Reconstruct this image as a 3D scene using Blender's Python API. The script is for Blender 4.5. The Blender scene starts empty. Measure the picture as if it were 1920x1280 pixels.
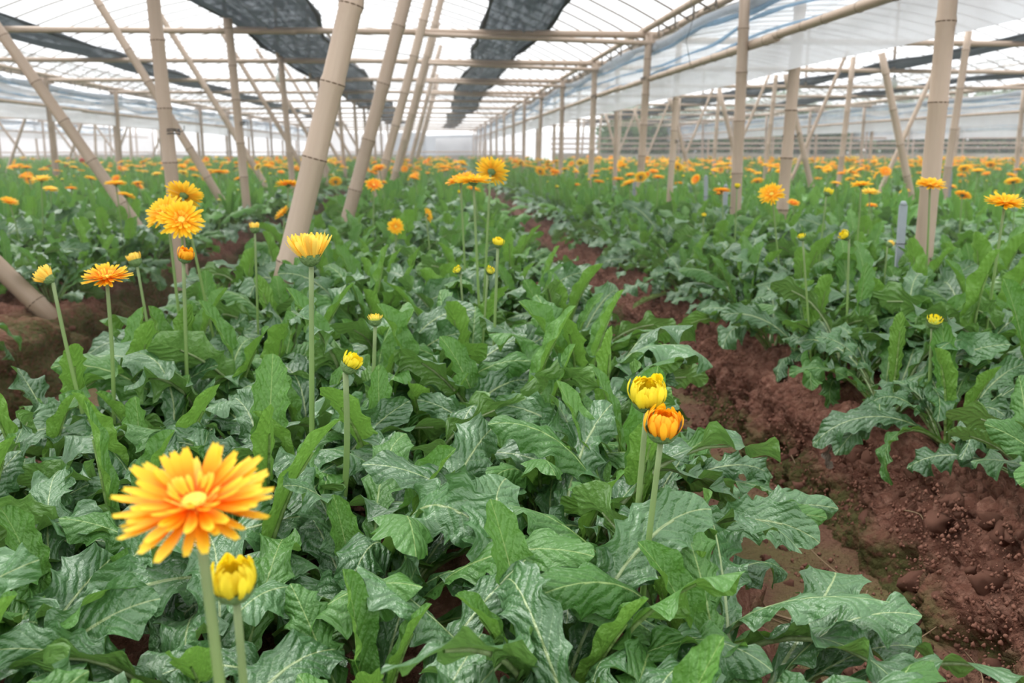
import bpy, bmesh, math, random
import numpy as np
from mathutils import Vector, Matrix, Euler

# ------------------------------------------------------------------ camera, sky, exposure
scene = bpy.context.scene
COL = scene.collection
CAM_Z = 0.84
cam_d = bpy.data.cameras.new('camera'); cam = bpy.data.objects.new('camera', cam_d); COL.objects.link(cam)
cam.location = (0, 0, CAM_Z)
cam.rotation_euler = (math.radians(90 - 11.795), 0, math.radians(-4.773))
cam_d.sensor_width = 36.0; cam_d.lens = 1700 / 1920 * 36; cam_d.clip_start = 0.02; cam_d.clip_end = 400
cam_d.dof.use_dof = True; cam_d.dof.focus_distance = 1.2; cam_d.dof.aperture_fstop = 7.5
scene.camera = cam

world = bpy.data.worlds.new('overcast_sky'); scene.world = world; world.use_nodes = True
bg = world.node_tree.nodes['Background']; bg.inputs[0].default_value = (0.97, 0.985, 1.0, 1); bg.inputs[1].default_value = 1.36

sun_d = bpy.data.lights.new('veiled_sun', 'SUN'); sun_d.energy = 2.7; sun_d.angle = math.radians(38); sun_d.color = (1, .98, .94)
sun = bpy.data.objects.new('veiled_sun', sun_d); COL.objects.link(sun); sun.rotation_euler = (math.radians(-28), math.radians(-24), 0)

vs = scene.view_settings
vs.view_transform = 'Standard'; vs.look = 'None'; vs.gamma = 1; vs.use_curve_mapping = False; vs.exposure = 0.55
scene.cycles.transparent_max_bounces = 24
scene.cycles.max_bounces = 8

random.seed(7); rng = np.random.default_rng(7)
R = random.uniform
PI = math.pi

# ------------------------------------------------------------------ helpers
def mesh_from(name, verts, faces, mats=(), uvs=None, midx=None, smooth=True):
    me = bpy.data.meshes.new(name)
    me.from_pydata([tuple(v) for v in verts], [], [tuple(f) for f in faces])
    for m in mats: me.materials.append(m)
    n = len(me.polygons)
    if midx is not None: me.polygons.foreach_set('material_index', np.asarray(midx, dtype=np.int32))
    if smooth: me.polygons.foreach_set('use_smooth', np.ones(n, dtype=bool))
    if uvs is not None:
        ul = me.uv_layers.new(name='UVMap')
        li = np.empty(len(me.loops), dtype=np.int32); me.loops.foreach_get('vertex_index', li)
        ul.data.foreach_set('uv', np.asarray(uvs, dtype=np.float32)[li].ravel())
    me.update()
    return me

def fast_mesh(name, V, Q, mats=(), UV=None, midx=None, smooth=True):
    """V (n,3) float, Q (m,4) int quads, UV per vertex"""
    me = bpy.data.meshes.new(name)
    V = np.ascontiguousarray(V, dtype=np.float32); Q = np.ascontiguousarray(Q, dtype=np.int32)
    k = Q.shape[1]
    me.vertices.add(len(V)); me.vertices.foreach_set('co', V.ravel())
    me.loops.add(Q.size); me.loops.foreach_set('vertex_index', Q.ravel())
    me.polygons.add(len(Q)); me.polygons.foreach_set('loop_start', np.arange(0, Q.size, k, dtype=np.int32))
    for m in mats: me.materials.append(m)
    if midx is not None: me.polygons.foreach_set('material_index', np.asarray(midx, dtype=np.int32))
    if smooth: me.polygons.foreach_set('use_smooth', np.ones(len(Q), dtype=bool))
    if UV is not None:
        ul = me.uv_layers.new(name='UVMap'); ul.data.foreach_set('uv', np.asarray(UV, dtype=np.float32)[Q.ravel()].ravel())
    me.update(calc_edges=True); me.validate()
    return me

def obj(name, me, parent=None, loc=(0, 0, 0), rot=(0, 0, 0), scale=(1, 1, 1)):
    o = bpy.data.objects.new(name, me); COL.objects.link(o)
    o.parent = parent; o.location = loc; o.rotation_euler = rot
    o.scale = (scale,) * 3 if isinstance(scale, (int, float)) else scale
    return o

def tag(o, label=None, cat=None, group=None, kind=None):
    if label: o['label'] = label
    if cat: o['category'] = cat
    if group: o['group'] = group
    if kind: o['kind'] = kind
    return o

def tube(path, radii, sides=8, cap=True, V=None, F=None):
    """append a tube along points to V,F lists"""
    V = [] if V is None else V; F = [] if F is None else F
    base0 = len(V); path = [Vector(p) for p in path]; n = len(path)
    up = None
    for i, p in enumerate(path):
        t = (path[min(i + 1, n - 1)] - path[max(i - 1, 0)]).normalized()
        if up is None:
            a = Vector((1, 0, 0)) if abs(t.x) < .9 else Vector((0, 1, 0))
            up = (a - t * a.dot(t)).normalized()
        else:
            up = (up - t * up.dot(t)).normalized()
        b = t.cross(up); r = radii[i] if hasattr(radii, '__len__') else radii
        for k in range(sides):
            a = 2 * PI * k / sides
            V.append(tuple(p + up * (r * math.cos(a)) + b * (r * math.sin(a))))
    for i in range(n - 1):
        for k in range(sides):
            a = base0 + i * sides + k; b2 = base0 + i * sides + (k + 1) % sides
            F.append((a, b2, b2 + sides, a + sides))
    if cap:
        F.append(tuple(base0 + k for k in reversed(range(sides))))
        F.append(tuple(base0 + (n - 1) * sides + k for k in range(sides)))
    return V, F

def box_vf(x0, x1, y0, y1, z0, z1):
    V = [(x, y, z) for z in (z0, z1) for y in (y0, y1) for x in (x0, x1)]
    F = [(0, 2, 3, 1), (4, 5, 7, 6), (0, 1, 5, 4), (2, 6, 7, 3), (0, 4, 6, 2), (1, 3, 7, 5)]
    return V, F

# numpy value noise
def _h(ix, iy, iz):
    n = (ix.astype(np.int64) * 374761393 + iy.astype(np.int64) * 668265263 + iz.astype(np.int64) * 2147483647 + 1013904223) & 0xffffffff
    n = ((n ^ (n >> 13)) * 1274126177) & 0xffffffff
    n = (n ^ (n >> 16)) & 0xffffffff
    return n.astype(np.float64) / 0xffffffff * 2 - 1
def vnoise(x, y, z):
    x0, y0, z0 = np.floor(x), np.floor(y), np.floor(z); fx, fy, fz = x - x0, y - y0, z - z0
    fx, fy, fz = [f * f * (3 - 2 * f) for f in (fx, fy, fz)]
    r = 0
    for a in (0, 1):
        for b in (0, 1):
            for c in (0, 1):
                r = r + _h(x0 + a, y0 + b, z0 + c) * (fx if a else 1 - fx) * (fy if b else 1 - fy) * (fz if c else 1 - fz)
    return r
def fbm(x, y, z, o=4):
    r = 0; a = 1
    for i in range(o):
        r = r + a * vnoise(x, y, z); x, y, z = x * 2.03 + 11, y * 2.03 + 5, z * 2.03 + 3; a *= .5
    return r

# ------------------------------------------------------------------ materials
class NT:
    def __init__(s, name):
        s.m = bpy.data.materials.new(name); s.m.use_nodes = True; s.t = s.m.node_tree; s.t.nodes.clear()
        s.out = s.n('ShaderNodeOutputMaterial')
    def n(s, typ, **kw):
        nd = s.t.nodes.new(typ)
        for k, v in kw.items(): setattr(nd, k, v)
        return nd
    def set(s, sock, v):
        if hasattr(v, 'is_output'): s.t.links.new(v, sock)
        elif isinstance(v, (tuple, list)) and len(v) == 3 and sock.type == 'RGBA': sock.default_value = (*v, 1)
        else: sock.default_value = v
    def math(s, op, a, b=None, c=None, clamp=False):
        nd = s.n('ShaderNodeMath', operation=op, use_clamp=clamp)
        s.set(nd.inputs[0], a)
        if b is not None: s.set(nd.inputs[1], b)
        if c is not None: s.set(nd.inputs[2], c)
        return nd.outputs[0]
    def mix(s, f, a, b, blend='MIX'):
        nd = s.n('ShaderNodeMix', data_type='RGBA', blend_type=blend)
        s.set(nd.inputs[0], f); s.set(nd.inputs[6], a); s.set(nd.inputs[7], b)
        return nd.outputs[2]
    def noise(s, scale, vec=None, detail=3, rough=.55, w=None):
        nd = s.n('ShaderNodeTexNoise')
        nd.inputs['Scale'].default_value = scale; nd.inputs['Detail'].default_value = detail; nd.inputs['Roughness'].default_value = rough
        if vec is not None: s.t.links.new(vec, nd.inputs['Vector'])
        return nd.outputs['Fac']
    def ramp(s, f, stops):
        nd = s.n('ShaderNodeValToRGB'); s.set(nd.inputs[0], f); cr = nd.color_ramp
        while len(cr.elements) < len(stops): cr.elements.new(.5)
        for e, (p, c) in zip(cr.elements, stops): e.position = p; e.color = (*c, 1) if len(c) == 3 else c
        return nd.outputs[0]
    def range(s, v, a, b, c=0., d=1., smooth=False):
        nd = s.n('ShaderNodeMapRange', interpolation_type='SMOOTHSTEP' if smooth else 'LINEAR')
        s.set(nd.inputs[0], v)
        for i, x in enumerate((a, b, c, d)): s.set(nd.inputs[i + 1], x)
        return nd.outputs[0]
    def bump(s, h, strength=.5, dist=.01):
        nd = s.n('ShaderNodeBump'); s.set(nd.inputs['Strength'], strength); s.set(nd.inputs['Distance'], dist); s.set(nd.inputs['Height'], h)
        return nd.outputs[0]
    def pbsdf(s, col, rough=.6, spec=.5, normal=None, **kw):
        nd = s.n('ShaderNodeBsdfPrincipled'); s.set(nd.inputs['Base Color'], col); s.set(nd.inputs['Roughness'], rough)
        s.set(nd.inputs['Specular IOR Level'], spec)
        if normal is not None: s.set(nd.inputs['Normal'], normal)
        for k, v in kw.items(): s.set(nd.inputs[k], v)
        return nd.outputs[0]
    def mixsh(s, f, a, b):
        nd = s.n('ShaderNodeMixShader'); s.set(nd.inputs[0], f); s.t.links.new(a, nd.inputs[1]); s.t.links.new(b, nd.inputs[2])
        return nd.outputs[0]
    def transl(s, col, normal=None):
        nd = s.n('ShaderNodeBsdfTranslucent'); s.set(nd.inputs[0], col); return nd.outputs[0]
    def transp(s, col=(1, 1, 1)):
        nd = s.n('ShaderNodeBsdfTransparent'); s.set(nd.inputs[0], col); return nd.outputs[0]
    def done(s, sh):
        s.t.links.new(sh, s.out.inputs[0]); return s.m

def leaf_material(name, top1, top2, under, rib, rough, spec, transl, island=False, vein=1.0):
    k = NT(name)
    uv = k.n('ShaderNodeUVMap').outputs[0]; sep = k.n('ShaderNodeSeparateXYZ'); k.t.links.new(uv, sep.inputs[0])
    u = k.math('SUBTRACT', sep.outputs[0], .5); au = k.math('ABSOLUTE', k.math('MULTIPLY', u, 2.)); v = sep.outputs[1]
    geo = k.n('ShaderNodeNewGeometry')
    rnd = geo.outputs['Random Per Island'] if island else k.n('ShaderNodeObjectInfo').outputs['Random']
    # u is in units of blade half-width; the rib is a narrow band
    ribm = k.range(k.math('MULTIPLY', au, k.math('ADD', .75, v)), .016, .045, 1., 0., True)
    wob = k.noise(5, uv, 2)
    ph = k.math('ADD', k.math('SUBTRACT', k.math('MULTIPLY', v, 11.), k.math('MULTIPLY', au, 2.6)), k.math('MULTIPLY', wob, .5))
    saw = k.math('ABSOLUTE', k.math('SUBTRACT', k.math('FRACT', ph), .5))
    veinm = k.math('MULTIPLY', k.range(saw, 0., .05, 1., 0., True), k.range(au, .5, .98, 1., 0.))
    mpc = k.n('ShaderNodeMapping'); mpc.inputs['Scale'].default_value = (1, 2.6, 1); k.t.links.new(uv, mpc.inputs[0])
    cob = k.noise(11, mpc.outputs[0], 3, .5)
    tone = k.math('ADD', k.math('MULTIPLY', rnd, .65), k.math('MULTIPLY', k.noise(3, uv, 2), .5), clamp=True)
    c = k.mix(tone, top1, top2)
    c = k.mix(k.math('MULTIPLY', veinm, .22 * vein), c, rib)
    c = k.mix(k.math('MULTIPLY', ribm, .85), c, rib)
    c = k.mix(k.math('MULTIPLY', geo.outputs['Backfacing'], .85), c, under)
    # the quilted blade: puffed between veins
    quilt = k.math('ADD', k.math('MULTIPLY', k.range(saw, 0., .4, 0., 1., True), .55), k.math('MULTIPLY', cob, 1.5))
    nrm = k.bump(k.math('MULTIPLY', quilt, 1.0), .6 * vein, .0048)
    p = k.pbsdf(c, rough, spec, nrm)
    t = k.transl(k.mix(.5, c, under))
    return k.done(k.mixsh(transl, p, t))

LEAF = [leaf_material('leaf_mature', (.030, .098, .028), (.088, .21, .068), (.14, .28, .055), (.33, .42, .18), .39, .9, .18),
        leaf_material('leaf_young', (.075, .205, .032), (.125, .285, .052), (.17, .34, .05), (.28, .42, .12), .44, .45, .26),
        leaf_material('leaf_fresh', (.050, .150, .028), (.095, .235, .045), (.15, .31, .05), (.28, .40, .13), .42, .48, .24)]
LEAFS = [leaf_material('leaf_mature_far', (.042, .115, .042), (.10, .22, .085), (.14, .28, .06), (.30, .40, .15), .42, .85, .18, True, .5),
         leaf_material('leaf_young_far', (.085, .235, .034), (.13, .31, .055), (.17, .34, .06), (.34, .48, .18), .50, .40, .30, True, .5)]

def simple_mat(name, col, rough=.6, spec=.3, transl=0., tcol=None, noise=None, bump=0):
    k = NT(name); c = col; nrm = None
    if noise:
        tc = k.n('ShaderNodeTexCoord').outputs['Object']
        nf = k.noise(noise[0], tc, 4); c = k.mix(nf, col, noise[1])
        if bump: nrm = k.bump(nf, bump, .01)
    p = k.pbsdf(c, rough, spec, nrm)
    if transl: p = k.mixsh(transl, p, k.transl(tcol or col))
    return k.done(p)

def petal_material(name, base, mid, tip, back):
    k = NT(name); uv = k.n('ShaderNodeUVMap').outputs[0]; sep = k.n('ShaderNodeSeparateXYZ'); k.t.links.new(uv, sep.inputs[0])
    c = k.ramp(sep.outputs[1], [(0., base), (.5, mid), (.95, tip)])
    w = k.n('ShaderNodeTexNoise'); mp = k.n('ShaderNodeMapping'); mp.inputs['Scale'].default_value = (9, .7, 1)
    k.t.links.new(uv, mp.inputs[0]); k.t.links.new(mp.outputs[0], w.inputs['Vector']); w.inputs['Scale'].default_value = 2
    c = k.mix(k.math('MULTIPLY', w.outputs['Fac'], .25), c, mid)
    geo = k.n('ShaderNodeNewGeometry'); c = k.mix(k.math('MULTIPLY', geo.outputs['Backfacing'], .8), c, back)
    p = k.pbsdf(c, .5, .25, k.bump(w.outputs['Fac'], .4, .001))
    return k.done(k.mixsh(.38, p, k.transl(c)))

PET = {
 'orange': petal_material('petal_orange', (.92, .12, .006), (.98, .34, .008), (1., .74, .05), (1., .58, .04)),
 'gold':   petal_material('petal_gold', (.97, .30, .006), (1., .52, .012), (1., .72, .05), (1., .66, .06)),
 'yellow': petal_material('petal_yellow', (.90, .62, .04), (1., .66, .05), (1., .74, .12), (.98, .74, .16)),
 'lemon':  petal_material('petal_lemon', (.70, .60, .04), (.90, .74, .02), (.94, .70, .02), (.86, .74, .05)),
 'amber':  petal_material('petal_amber', (.88, .16, .004), (.96, .42, .01), (1., .52, .015), (.98, .52, .03)),
 'red':    petal_material('petal_red', (.4, .01, .01), (.6, .015, .012), (.7, .03, .02), (.6, .04, .03)),
}
DISC = simple_mat('disc_florets', (1., .74, .10), .7, .1, noise=(300, (.86, .80, .16)), bump=.8)
DISC_G = simple_mat('disc_florets_green', (.62, .66, .10), .7, .1, noise=(300, (.35, .42, .06)), bump=.8)
CALYX = simple_mat('calyx', (.11, .20, .06), .65, .25, .1, noise=(220, (.22, .32, .13)), bump=.6)
def stem_material():
    k = NT('flower_stem'); uv = k.n('ShaderNodeUVMap').outputs[0]; sep = k.n('ShaderNodeSeparateXYZ'); k.t.links.new(uv, sep.inputs[0])
    c = k.ramp(sep.outputs[1], [(0., (.20, .34, .07)), (.55, (.21, .33, .095)), (1., (.22, .28, .13))])
    n = k.noise(90, k.n('ShaderNodeTexCoord').outputs['Object'], 2)
    return k.done(k.mixsh(.12, k.pbsdf(c, .55, .3, k.bump(n, .2, .001)), k.transl((.3, .5, .12))))
STEM = stem_material()

def bamboo_material(name, c1, c2, stain):
    k = NT(name); tc = k.n('ShaderNodeTexCoord'); oi = k.n('ShaderNodeObjectInfo')
    mp = k.n('ShaderNodeMapping'); mp.inputs['Scale'].default_value = (26, 26, 1.1); k.t.links.new(tc.outputs['Object'], mp.inputs[0])
    streak = k.noise(2.2, mp.outputs[0], 4)
    c = k.mix(streak, c1, c2)
    c = k.mix(k.math('MULTIPLY', oi.outputs['Random'], .35), c, stain)
    blot = k.noise(3.3, tc.outputs['Object'], 5, .65)
    c = k.mix(k.range(blot, .56, .74, 0., .7, True), c, stain)
    return k.done(k.pbsdf(c, .48, .4, k.bump(streak, .15, .004)))
BAMBOO = bamboo_material('bamboo', (.55, .425, .325), (.43, .32, .24), (.27, .19, .135))
BAMBOO_D = bamboo_material('bamboo_weathered', (.40, .30, .215), (.31, .22, .15), (.17, .12, .09))
RING = simple_mat('bamboo_node', (.13, .085, .055), .7, .2)
WIRE = simple_mat('wire', (.03, .028, .027), .5, .4)
RAFT = simple_mat('rafter_cane', (.20, .17, .145), .6, .3, noise=(4, (.30, .25, .2)))
GREY = simple_mat('concrete_stake', (.36, .39, .42), .75, .2, noise=(40, (.26, .29, .31)))

def soil_material(name='red_soil', reach=.17, lo=.74):
    k = NT(name); tc = k.n('ShaderNodeTexCoord').outputs['Object']; geo = k.n('ShaderNodeNewGeometry')
    n1 = k.noise(9, tc, 6, .65); n2 = k.noise(55, tc, 4, .6); n3 = k.noise(2.6, tc, 4)
    c = k.mix(n1, (.125, .052, .036), (.27, .122, .082))
    c = k.mix(k.range(n2, .45, .72), c, (.33, .175, .125))
    sp = k.n('ShaderNodeSeparateXYZ'); k.t.links.new(tc, sp.inputs[0])
    # moss grows along the damp foot of the bank, in patches
    foot = k.range(sp.outputs[2], .015, reach, 1., 0.)
    moss = k.range(k.math('ADD', k.math('MULTIPLY', foot, .62), n3), lo, lo + .22, 0., 1., True)
    moss = k.math('MULTIPLY', moss, k.range(n2, .32, .55, .15, .9))
    c = k.mix(moss, c, k.mix(n1, (.045, .058, .016), (.11, .12, .035)))
    vor = k.n('ShaderNodeTexVoronoi'); vor.inputs['Scale'].default_value = 60; k.t.links.new(tc, vor.inputs['Vector'])
    hgt = k.math('ADD', k.math('MULTIPLY', k.noise(28, tc, 6, .7), 1.0), k.math('MULTIPLY', vor.outputs['Distance'], -.5))
    return k.done(k.pbsdf(c, .9, .12, k.bump(hgt, 1.0, .03)))
SOIL = soil_material(); SOIL_MOSSY = soil_material('mossy_soil', .30, .58)
def clod_material():
    k = NT('soil_clod'); tc = k.n('ShaderNodeTexCoord').outputs['Object']; oi = k.n('ShaderNodeObjectInfo')
    n = k.noise(60, tc, 5, .65)
    c = k.mix(n, (.13, .055, .038), (.31, .155, .108)); c = k.mix(k.math('MULTIPLY', oi.outputs['Random'], .5), c, (.24, .115, .08))
    return k.done(k.pbsdf(c, .92, .1, k.bump(n, .7, .006)))
CLOD = clod_material()
STRAW = simple_mat('dry_straw', (.34, .235, .14), .7, .2, noise=(30, (.20, .14, .085)))
def floor_material():
    k = NT('furrow_soil'); tc = k.n('ShaderNodeTexCoord').outputs['Object']
    n1 = k.noise(6, tc, 6, .6); n2 = k.noise(60, tc, 4)
    c = k.mix(n1, (.095, .046, .030), (.20, .105, .068))
    c = k.mix(k.range(k.noise(3.1, tc, 4), .45, .62, 0., .75, True), c, k.mix(n2, (.10, .095, .03), (.19, .16, .07)))
    return k.done(k.pbsdf(c, .85, .15, k.bump(k.math('ADD', n2, n1), 1., .02)))
FLOOR = floor_material()

def film_material(name, transp, diff, tint=(.96, .98, 1.), wr=0., noise=2.):
    k = NT(name); tc = k.n('ShaderNodeTexCoord').outputs['Object']
    n = k.noise(noise, tc, 4)
    body = k.mixsh(.6, k.pbsdf(tint, .35, .4, k.bump(n, .4, .05) if wr else None), k.transl(tint))
    f = k.math('ADD', diff, k.math('MULTIPLY', k.math('SUBTRACT', n, .5), wr), clamp=True)
    return k.done(k.mixsh(f, k.transp(transp), body))
ROOF = film_material('roof_film', (.98, .99, 1.), .16, wr=.12, noise=.8)
CURT = film_material('curtain_film', (.92, .95, .98), .66, (.78, .79, .81), .5, 3.)
CURT2 = film_material('curtain_film_thick', (.92, .95, .98), .90, (.70, .70, .715), .2, 4.)
BLUE = film_material('blue_film_fold', (.7, .84, .95), .7, (.46, .60, .72), .6, 5.)
GREYF = film_material('grey_film_roll', (.7, .76, .8), .90, (.34, .36, .39), .4, 6.)
def net_material():
    k = NT('shade_net'); uv = k.n('ShaderNodeTexCoord').outputs['Object']
    mp = k.n('ShaderNodeMapping'); mp.inputs['Scale'].default_value = (14, 1.2, 14); k.t.links.new(uv, mp.inputs[0])
    n = k.noise(1.6, mp.outputs[0], 4, .6); n2 = k.noise(9, uv, 3)
    f = k.range(k.math('ADD', k.math('MULTIPLY', n, .75), k.math('MULTIPLY', n2, .25)), .34, .60, .90, .995, True)
    return k.done(k.mixsh(f, k.transp((.9, .95, 1.)), k.mixsh(.25, k.pbsdf((.035, .042, .052), .6, .35), k.transl((.06, .075, .09)))))
ROLLF = film_material('rolled_film', (.85, .9, .94), .85, (.58, .61, .65), .4, 6.)
NET = net_material()
BULB = simple_mat('bulb_glass', (.85, .86, .84), .2, .5, .3)

# ------------------------------------------------------------------ ground: furrow floor and raised beds
Y0, Y1 = -0.6, 44.0
BED_H = 0.22
def grid_mesh(name, P, mat):
    """P (ny, ns, 3)"""
    ny, ns, _ = P.shape
    i = np.arange(ny - 1)[:, None] * ns + np.arange(ns - 1)[None, :]
    Q = np.stack([i, i + 1, i + ns + 1, i + ns], -1).reshape(-1, 4)
    return fast_mesh(name, P.reshape(-1, 3), Q, [mat])

def yrows(steps):
    out = []
    for a, b, d in steps: out.append(np.arange(a, b, d))
    return np.concatenate(out + [np.array([Y1])])

xs = np.concatenate([np.arange(-60, -2, 2.), np.arange(-2, 2.5, .05), np.arange(2.5, 60, 2.)])
ys = np.concatenate([yrows([(Y0, 4, .03), (4, 10, .2), (10, Y1, 2.)]), np.array([60., 90.])])
X, Y = np.meshgrid(xs, ys); Z = .012 * fbm(X * 9, Y * 9, X * 0 + 3.3, 4) + .012 * fbm(X * 1.7, Y * 1.7, X * 0 + 8, 3) - .008
floor = obj('floor', grid_mesh('floor', np.stack([X, Y, Z], -1), FLOOR)); tag(floor, kind='structure')

def make_bed(x0, x1, steps, ds, amp, label, mat=SOIL, h=BED_H):
    w = x1 - x0
    prof = [(-.035, -.05), (-.02, .0), (.0, .06), (.018, .13), (.035, h - .05), (.065, h - .012), (.12, h + .005), (.35 * w, h + .02)]
    prof = np.array(prof + [(w - a, b) for a, b in reversed(prof)])
    seg = np.linalg.norm(np.diff(prof, axis=0), axis=1); L = np.r_[0, np.cumsum(seg)]
    s = np.linspace(0, L[-1], max(12, int(L[-1] / ds)))
    px, pz = np.interp(s, L, prof[:, 0]), np.interp(s, L, prof[:, 1])
    tx, tz = np.gradient(px), np.gradient(pz); l = np.hypot(tx, tz); nx, nz = -tz / l, tx / l
    y = yrows(steps)
    S, YY = np.meshgrid(np.arange(len(s)), y)
    bx, bz = px[S] + x0, pz[S]
    d = amp * (.024 * fbm(bx * 5, YY * 5, bz * 5 + 1.7, 3) + .026 * fbm(bx * 17, YY * 17, bz * 17, 3) + .018 * np.abs(fbm(bx * 60, YY * 60, bz * 60, 2)))
    d += amp * .03 * fbm(bx * 0 + x0, YY * 1.1, bz * 0, 2)
    P = np.stack([bx + nx[S] * d, YY, bz + nz[S] * d], -1)
    o = obj('soil_bed', grid_mesh('soil_bed', P, mat)); tag(o, label, 'flower bed')
    return o

BEDS = [  # x0, x1, key
    (-0.92, 0.50, 'middle'), (0.90, 2.48, 'right'), (-2.95, -1.38, 'left'),
    (2.86, 4.42, 'right2'), (4.80, 6.36, 'right3'), (-4.90, -3.33, 'left2'), (-6.85, -5.28, 'left3')]
k_ = 6.74
while k_ < 24: BEDS.append((k_, k_ + 1.56, 'far_right')); k_ += 1.94
k_ = -7.23
while k_ > -24: BEDS.append((k_ - 1.56, k_, 'far_left')); k_ -= 1.94
BLAB = {'middle': 'long red soil bed of gerberas between the two open furrows',
        'right': 'crumbly red soil bed with mossy foot along the wide open furrow',
        'left': 'mossy soil bed where the leaning bamboo braces are set'}
soil_beds = {}
for i, (x0, x1, key) in enumerate(BEDS):
    if key == 'right': st, ds, amp = [(Y0, .6, .05), (.6, 3.2, .013), (3.2, 8, .04), (8, Y1, .5)], .014, 1.25
    elif key in ('middle', 'left'): st, ds, amp = [(Y0, 4, .025), (4, 8, .08), (8, Y1, .5)], .025, 1.1
    else: st, ds, amp = [(Y0, Y1, .6)], .12, .8
    side = 'right' if x0 > 0 else 'left'
    lab = BLAB.get(key) or 'soil bed under dense gerberas beyond the %s' % ('doubled bamboo posts' if x0 > 0 else 'leaning braces')
    b = make_bed(x0, x1, st, ds, amp, lab, SOIL_MOSSY if key == 'left' else SOIL)
    if key not in BLAB: b['group'] = 'outer soil beds ' + side
    soil_beds[key] = b

# clods on the banks and the furrow floor
def clod_mesh(seed, sub=1):
    bm = bmesh.new(); bmesh.ops.create_icosphere(bm, subdivisions=sub, radius=1)
    V = np.array([v.co[:] for v in bm.verts]); n = fbm(V[:, 0] * 1.9 + seed * 7, V[:, 1] * 1.9, V[:, 2] * 1.9, 3)
    for v, d in zip(bm.verts, n): v.co *= 1 + .5 * d; v.co.z *= .78
    
    for f_ in bm.faces: f_.smooth = True
    me = bpy.data.meshes.new('soil_clod'); bm.to_mesh(me); bm.free(); me.materials.append(CLOD)
    return me
CL = [clod_mesh(s, 2) for s in range(9)]
def bank_point(side_x, sgn, zf):   # on the sloping bank
    return side_x + sgn * (.005 + .07 * zf)
for i in range(285):
    y = .75 + 3.4 * random.random() ** 1.6; r = .006 + .019 * random.random() ** 2.6
    zf = random.random() ** 1.1; z = zf * BED_H
    x = bank_point(.90, 1, zf) - .012 + R(-.008, .008)
    obj('soil_clod', random.choice(CL), soil_beds['right'], (x, y, z), (R(0, 6), R(0, 6), R(0, 6)), (r * R(.8, 1.4), r * R(.8, 1.4), r))
for i in range(110):
    y = .8 + 3.2 * random.random() ** 1.5; r = .005 + .012 * random.random() ** 3
    zf = random.random(); obj('soil_clod', random.choice(CL), soil_beds['left'], (bank_point(-1.38, -1, zf) + .01, y + .6, zf * BED_H), (R(0, 6), R(0, 6), R(0, 6)), r)
for i in range(270):
    y = .7 + 3. * random.random() ** 1.5; r = .004 + .012 * random.random() ** 4
    o = obj('soil_clod', random.choice(CL), floor, (R(.52, .89), y, r * .35), (R(0, 6), R(0, 6), R(0, 6)), r)
for (x, y, r) in ((.745, 1.075, .030), (.78, 1.10, .014), (.72, 1.05, .012), (.70, .99, .010), (.80, 1.0, .013)):
    obj('soil_clod', CL[3], floor, (x, y, r * .45), (R(0, 6), .2, R(0, 6)), (r * 1.2, r, r * .9))
# crumbs too small to pick apart
def crumbs(n, fx):
    base = CL[0]; t = np.array([(1, 0, 0), (-1, 0, 0), (0, 1, 0), (0, -1, 0), (0, 0, 1), (0, 0, -1)], float)
    f = np.array([(0, 2, 4), (2, 1, 4), (1, 3, 4), (3, 0, 4), (2, 0, 5), (1, 2, 5), (3, 1, 5), (0, 3, 5)])
    P = fx(n); r = .0015 + .0045 * rng.random(n) ** 2
    V = (t[None] * (r[:, None, None] * rng.uniform(.6, 1.4, (n, 6, 1))) + P[:, None, :]).reshape(-1, 3)
    Fq = (f[None] + (np.arange(n) * 6)[:, None, None]).reshape(-1, 3)
    return fast_mesh('soil_crumbs', V, Fq, [CLOD], smooth=False)
def right_bank(n):
    zf = rng.random(n); y = .6 + 4.5 * rng.random(n) ** 1.4
    return np.stack([.90 + .07 * zf - .022 + rng.uniform(-.012, .012, n), y, zf * BED_H], -1)
def furrow(n): return np.stack([rng.uniform(.5, .9, n), .6 + 4 * rng.random(n) ** 1.4, rng.uniform(0, .004, n)], -1)
tag(obj('soil_crumbs', crumbs(7000, right_bank), soil_beds['right']), kind='stuff')
tag(obj('soil_crumbs', crumbs(4200, furrow), floor), kind='stuff')

# dry straws
def straw(p, az, L, r, bow, label):
    pts = [(t * L, bow * math.sin(t * PI) , .25 * bow * math.sin(t * 2.4)) for t in [i / 7 for i in range(8)]]
    V, F = tube(pts, [r * (1 - .5 * i / 7) for i in range(8)], 5)
    o = obj('dry_straw', mesh_from('dry_straw', V, F, [STRAW]), None, p, (0, R(-.1, .1), az)); tag(o, label, 'straw', 'dry straws on the furrow soil'); return o
for i in range(20):
    y = .85 + 2.2 * random.random() ** 1.4
    straw((R(.6, .86), y, .014), R(0, 6.28), R(.06, .2), R(.0010, .0020), R(-.02, .02), 'thin dry brown straw lying on the furrow floor')
for i in range(4):
    y = R(.9, 2.2); zf = R(.2, .9)
    o = straw((bank_point(.9, 1, zf) - .035, y, zf * BED_H + .01), R(-1.9, -1.2), R(.05, .12), .0014, R(-.02, .02), 'thin dry straw clinging to the crumbly red bank')
straw((.60, 1.48, .012), -1.05, .26, .0028, .015, 'long stiff dry stalk slanting beside the two yellow buds')

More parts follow.
